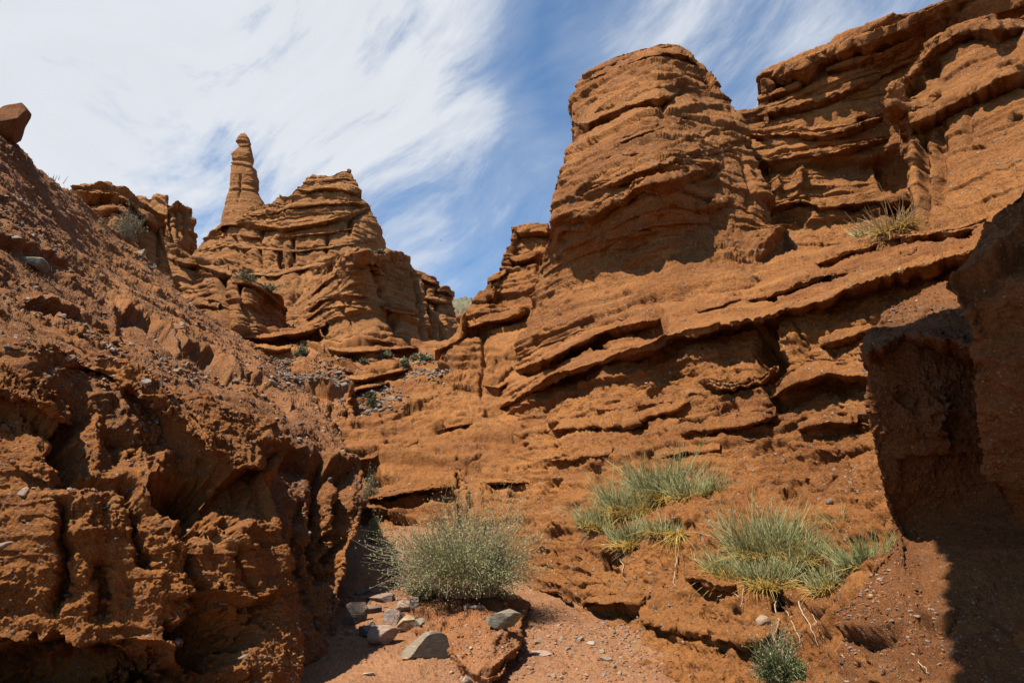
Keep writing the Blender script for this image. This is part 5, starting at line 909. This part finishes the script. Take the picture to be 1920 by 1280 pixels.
def leafy_bush(x, y, wpx, hpx, label, n=420, seed=0, mats=('leaf', 'pink'), name='bush', leafn=26, ls=0.03, foot=None, tips=0.18, dirup=1.0, group=None, twigs=True):
    """x, y foot of the bush; twigs fan out and carry many small narrow leaves"""
    r = np.random.default_rng(seed+900); p, nn = hit(x, y); k = np.linalg.norm(p-[0, 0, CZ])/F; R, Hh = wpx*k/2, hpx*k
    o = root_empty(name, p, label, 'bush', group)
    az = r.uniform(0, 2*math.pi, n); el = np.arcsin(r.uniform(0.02, 1, n)**0.8)
    tip = np.c_[np.cos(az)*np.cos(el)*R, np.sin(az)*np.cos(el)*R*0.8, np.sin(el)*Hh*dirup+0.03]*(np.where(r.uniform(0, 1, n) < .25, r.uniform(.95, 1.25, n), r.uniform(0.45, 1.0, n))[:, None])
    tip *= (0.92+0.55*vnoise(tip/np.linalg.norm(tip, axis=1, keepdims=True)*1.7, 1.0, 60+seed))[:, None]
    b0 = np.c_[np.cos(az), np.sin(az), 0*az]*(R*0.35*r.uniform(0, 1, n))[:, None]
    t = np.linspace(0, 1, 7)[None, :, None]
    P = p+b0[:, None]*(1-t)+(tip[:, None])*t+np.array([0, 0, 1])*(0.22*Hh*np.sin(t*math.pi)*np.cos(el)[:, None, None]*0.6)+r.normal(0, 0.03*Hh, (n, 7, 3))*t
    if twigs: add_tubes('twigs', P, 0.0055, 'twig', o, r)
    s_ = r.uniform(0.28, 1.0, (n, leafn)); idx = np.repeat(np.arange(n), leafn); sv = s_.ravel(); f = sv*6; i0 = np.clip(f.astype(int), 0, 5); w = (f-i0)[:, None]
    pts = P[idx, i0]*(1-w)+P[idx, i0+1]*w; dr = P[idx, i0+1]-P[idx, i0]; dr /= np.linalg.norm(dr, axis=1, keepdims=True)+1e-9
    pts = pts+r.normal(0, 0.045*Hh, pts.shape); dr = dr+[0, 0, .45]
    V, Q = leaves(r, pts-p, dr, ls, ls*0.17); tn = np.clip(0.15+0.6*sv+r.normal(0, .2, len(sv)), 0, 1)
    mesh_np('foliage', V, Q, PM[mats[0]], o, False, np.repeat(tn, 4))
    if tips:
        sel = (sv > 0.86) & (r.uniform(0, 1, len(sv)) < tips*3); V, Q = leaves(r, pts[sel]-p+[0, 0, .02], dr[sel]+[0, 0, .4], ls*0.9, ls*0.2)
        mesh_np('blossoms' if mats[1] == 'pink' else 'sprays', V, Q, PM[mats[1]], o, False, np.repeat(r.uniform(0, 1, sel.sum()), 4))
    return o
leafy_bush(872, 1116, 296, 146, 'large rounded grey-green bush with pinkish tips growing on the earth mound', n=1300, seed=1, leafn=44, ls=0.038, tips=.03)
leafy_bush(792, 1122, 80, 52, 'low sprawling branch of green bush hanging over the left side of the mound', n=260, seed=2, leafn=34, ls=0.035)
leafy_bush(1466, 1286, 118, 88, 'dark green bush with dead white branches and pink flowers at the bottom edge', n=260, seed=3, mats=('deep', 'pink'), leafn=40, ls=0.032, tips=.1)
leafy_bush(1450, 1225, 60, 40, 'thin pink-flowered sprig above the dark green bottom bush', n=70, seed=4, mats=('pink', 'pink'), leafn=24, ls=0.022, tips=.1)
leafy_bush(694, 965, 40, 72, 'tall wispy green bush in the corner where the left bank ends', n=200, seed=5, mats=('dull', 'pale'), leafn=20, ls=0.06)
leafy_bush(700, 1012, 26, 36, 'low bright green bush under the wispy one at the left bank end', n=120, seed=6, mats=('leaf', 'pale'), leafn=26, ls=0.05)
leafy_bush(236, 446, 56, 52, 'grey twiggy bush on the hillside edge below the curved-cap mesa', n=170, seed=7, mats=('dull', 'pale'), leafn=16, ls=0.07, name='bush')
for i, (x, y, w, h, lb) in enumerate([(462, 526, 42, 16, 'low green bush on the ledge left of the banded buttress'), (500, 546, 46, 16, 'low green bush right of the first on the ledge under the castle-like rock'), (565, 672, 30, 18, 'dry greenish bush on top of the rubble mound'),
        (719, 672, 32, 16, 'dark bush on the terrace, left of three under the buttress'), (776, 674, 18, 14, 'small tan bush in the middle of the terrace bushes'), (800, 676, 34, 14, 'green bush on the terrace near the wall, right of the others'), (759, 688, 16, 14, 'small green bush lower than the other terrace bushes'),
        (694, 746, 20, 10, 'tiny round bush on the gravel patch past the rubble mound'), (697, 757, 14, 8, 'tinier bush just below the round one on the gravel patch'), (680, 680, 14, 7, 'flat grey cushion plant left of the terrace bushes'), (712, 476, 16, 6, 'tiny tuft on top of the buttress shoulder')]):
    leafy_bush(x, y, w, h, lb, n=60, seed=20+i, mats=('dull', 'pale'), leafn=24, ls=0.16, tips=.15, group='small far bushes', name='bush', twigs=False)

def blades(name, tests, n, hgt, mat, label, cat, seed):
    r = np.random.default_rng(seed); X, Yp = SURF[:, 6], SURF[:, 7]; wgt = np.zeros(len(SURF))
    for (x0, y0, x1, y1, w) in tests: wgt += w*np.exp(-(((X-(x0+x1)/2)/((x1-x0)/2))**4+((Yp-(y0+y1)/2)/((y1-y0)/2))**4))
    wgt *= np.clip(SURF[:, 5]+.1, 0, 1)*np.clip(-0.1+1.6*vnoise(SURF[:, :3].astype(float), 0.9, 400+seed), 0.01, 2)
    i = r.choice(len(SURF), n, p=wgt/wgt.sum()); p = SURF[i, :3].astype(float)+r.normal(0, .03, (n, 3))*[1, 1, 0]; d = np.c_[r.normal(0, .45, n), r.normal(0, .45, n), np.ones(n)]
    L_ = (hgt*r.uniform(.3, 1, n)*(p[:, 1]/16)**.4)[:, None]; t = np.linspace(0, 1, 3)[None, :, None]
    P = p[:, None]-[0, 0, .01]+(d*L_)[:, None]*t+r.normal(0, .2, (n, 1, 3))*L_[:, None]*t*t
    V, Q = tubes(P, 0.0045*(p[:, 1]/16)**.6); tag(mesh_np(name, V, Q, PM[mat], None, True, tone(n, 9, r)), label, cat, kind='stuff')
blades('dry_grass', [(60, 320, 480, 640, 1), (-20, 420, 300, 640, .6), (300, 470, 560, 700, .5)], 7000, 0.13, 'straw', 'thin dry brown grass over the left hillside', 'grass', 3)
for x, y, n in ((86, 332, 4), (95, 340, 5), (122, 356, 3), (134, 362, 4)):
    pass
r = np.random.default_rng(9); p = (hit(92, 345)[0]); o = root_empty('weed', p, 'few thin upright weeds standing on the left hillside skyline', 'weeds')
P = stems(r, p, 9, 0.42, 0.5, 1.0, root_r=0.45, curve=0.1); add_tubes('foliage', P, 0.012, 'dull', o, r)
r = np.random.default_rng(11); p = (hit(130, 366)[0]); o = root_empty('weed', p, 'two wiry dry weeds on the skyline just left of the curved-cap mesa', 'weeds')
P = stems(r, p, 6, 0.5, 0.9, 0.9, root_r=0.2, curve=0.2); add_tubes('foliage', P, 0.008, 'straw', o, r)

# ---- two birds gliding
def bird(px, py, Y, size, roll, yaw, label):
    a, b = ratio(px, py); p = np.array([a*Y, Y, CZ+b*Y])
    prof = [(-.5, .01), (-.42, .05), (-.25, .085), (0, .10), (.2, .085), (.32, .05), (.42, .055), (.48, .035), (.55, .004)]
    V = []; Q = []
    for x, rd in prof:
        for k in range(8): t = k*math.pi/4; V.append((x, rd*math.cos(t), rd*math.sin(t)))
    for i in range(len(prof)-1):
        for k in range(8): Q.append((i*8+k, i*8+(k+1) % 8, i*8+8+(k+1) % 8, i*8+8+k))
    mt = SM['dark']; M = np.array(Matrix.Rotation(yaw, 3, 'Z') @ Matrix.Rotation(roll, 3, 'X'))
    body = mesh_np('bird', (np.array(V)*size)@M.T, np.array(Q), mt); body.location = p; tag(body, label, 'bird', 'birds in the sky')
    for s_ in (-1, 1):
        W = [(.22, .05, .03), (.30, .5, .12), (.12, 1.1, .10), (-.05, 1.12, .09), (-.1, .5, .11), (-.15, .05, .02)]
        T = [(x, s_*y, z+.015) for x, y, z in W]+[(x, s_*y, z-.015) for x, y, z in W]
        fc = [(0, 1, 4, 5), (1, 2, 3, 4), (11, 10, 7, 6), (10, 9, 8, 7)]+[(i, (i+1) % 6, (i+1) % 6+6, i+6) for i in range(6)]
        mesh_np('wing', (np.array(T)*size)@M.T, np.array(fc), mt, body, False)
    mesh_np('tail', (np.array([(-.4, -.04, .01), (-.4, .04, .01), (-.75, .14, .01), (-.75, -.14, .01), (-.4, -.04, -.01), (-.4, .04, -.01), (-.75, .14, -.01), (-.75, -.14, -.01)])*size)@M.T, np.array([(0, 1, 2, 3), (7, 6, 5, 4), (0, 4, 5, 1), (1, 5, 6, 2), (2, 6, 7, 3), (3, 7, 4, 0)]), mt, body, False)
bird(902, 350, 60, .16, .8, 1.0, 'small dark bird gliding high, upper one of two in the blue sky')
bird(827, 451, 60, .18, .9, .8, 'small dark bird gliding lower, nearer the buttress than the other')

# ---- more broken stones round the foot of the bush and in the shade of the bank
r = np.random.default_rng(21)
for i, (x, y, w, c, lb) in enumerate([(726, 1120, 18, 'grey', 'grey broken stone in the shade edge above the flat purple slab'), (690, 1142, 16, 'purple', 'small purplish stone wedged behind the leaning slab'), (748, 1098, 14, 'tan', 'brown stone at the lower left skirt of the bush'),
        (770, 1160, 14, 'white', 'small cream chip between the ochre block and bush'), (800, 1146, 12, 'tan', 'tan chip in the earth under the left of the bush'), (655, 1188, 16, 'grey', 'grey lump in deep shade nearest the left bank'), (735, 1190, 12, 'grey', 'small grey stone right behind the rounded pale stone'),
        (846, 1262, 10, 'tan', 'little tan stone before the front of the mound'), (1052, 1196, 14, 'tan', 'tan chip on the open path toward the right wall'), (1066, 1218, 10, 'grey', 'grey pebble on the path between the flagstone and the right wall'), (1150, 1250, 13, 'purple', 'purplish stone low on the path edge at right'),
        (990, 1252, 13, 'grey', 'grey stone at the bottom of the path right of the mound tip'), (1035, 1268, 16, 'tan', 'tan flat stone near the bottom edge in the middle of the path'), (962, 1150, 13, 'dark', 'dark chip between the olive slab and the grey stone on the mound'), (858, 1122, 12, 'grey', 'grey chip under the middle of the bush'),
        (1100, 1264, 10, 'pink', 'small pinkish stone near the bottom edge by the right bank')]):
    stone(x, y, w, w*r.uniform(.5, .8), c, lb, rz=r.uniform(-.6, .6), seed=100+i, group=GP, sub=3)
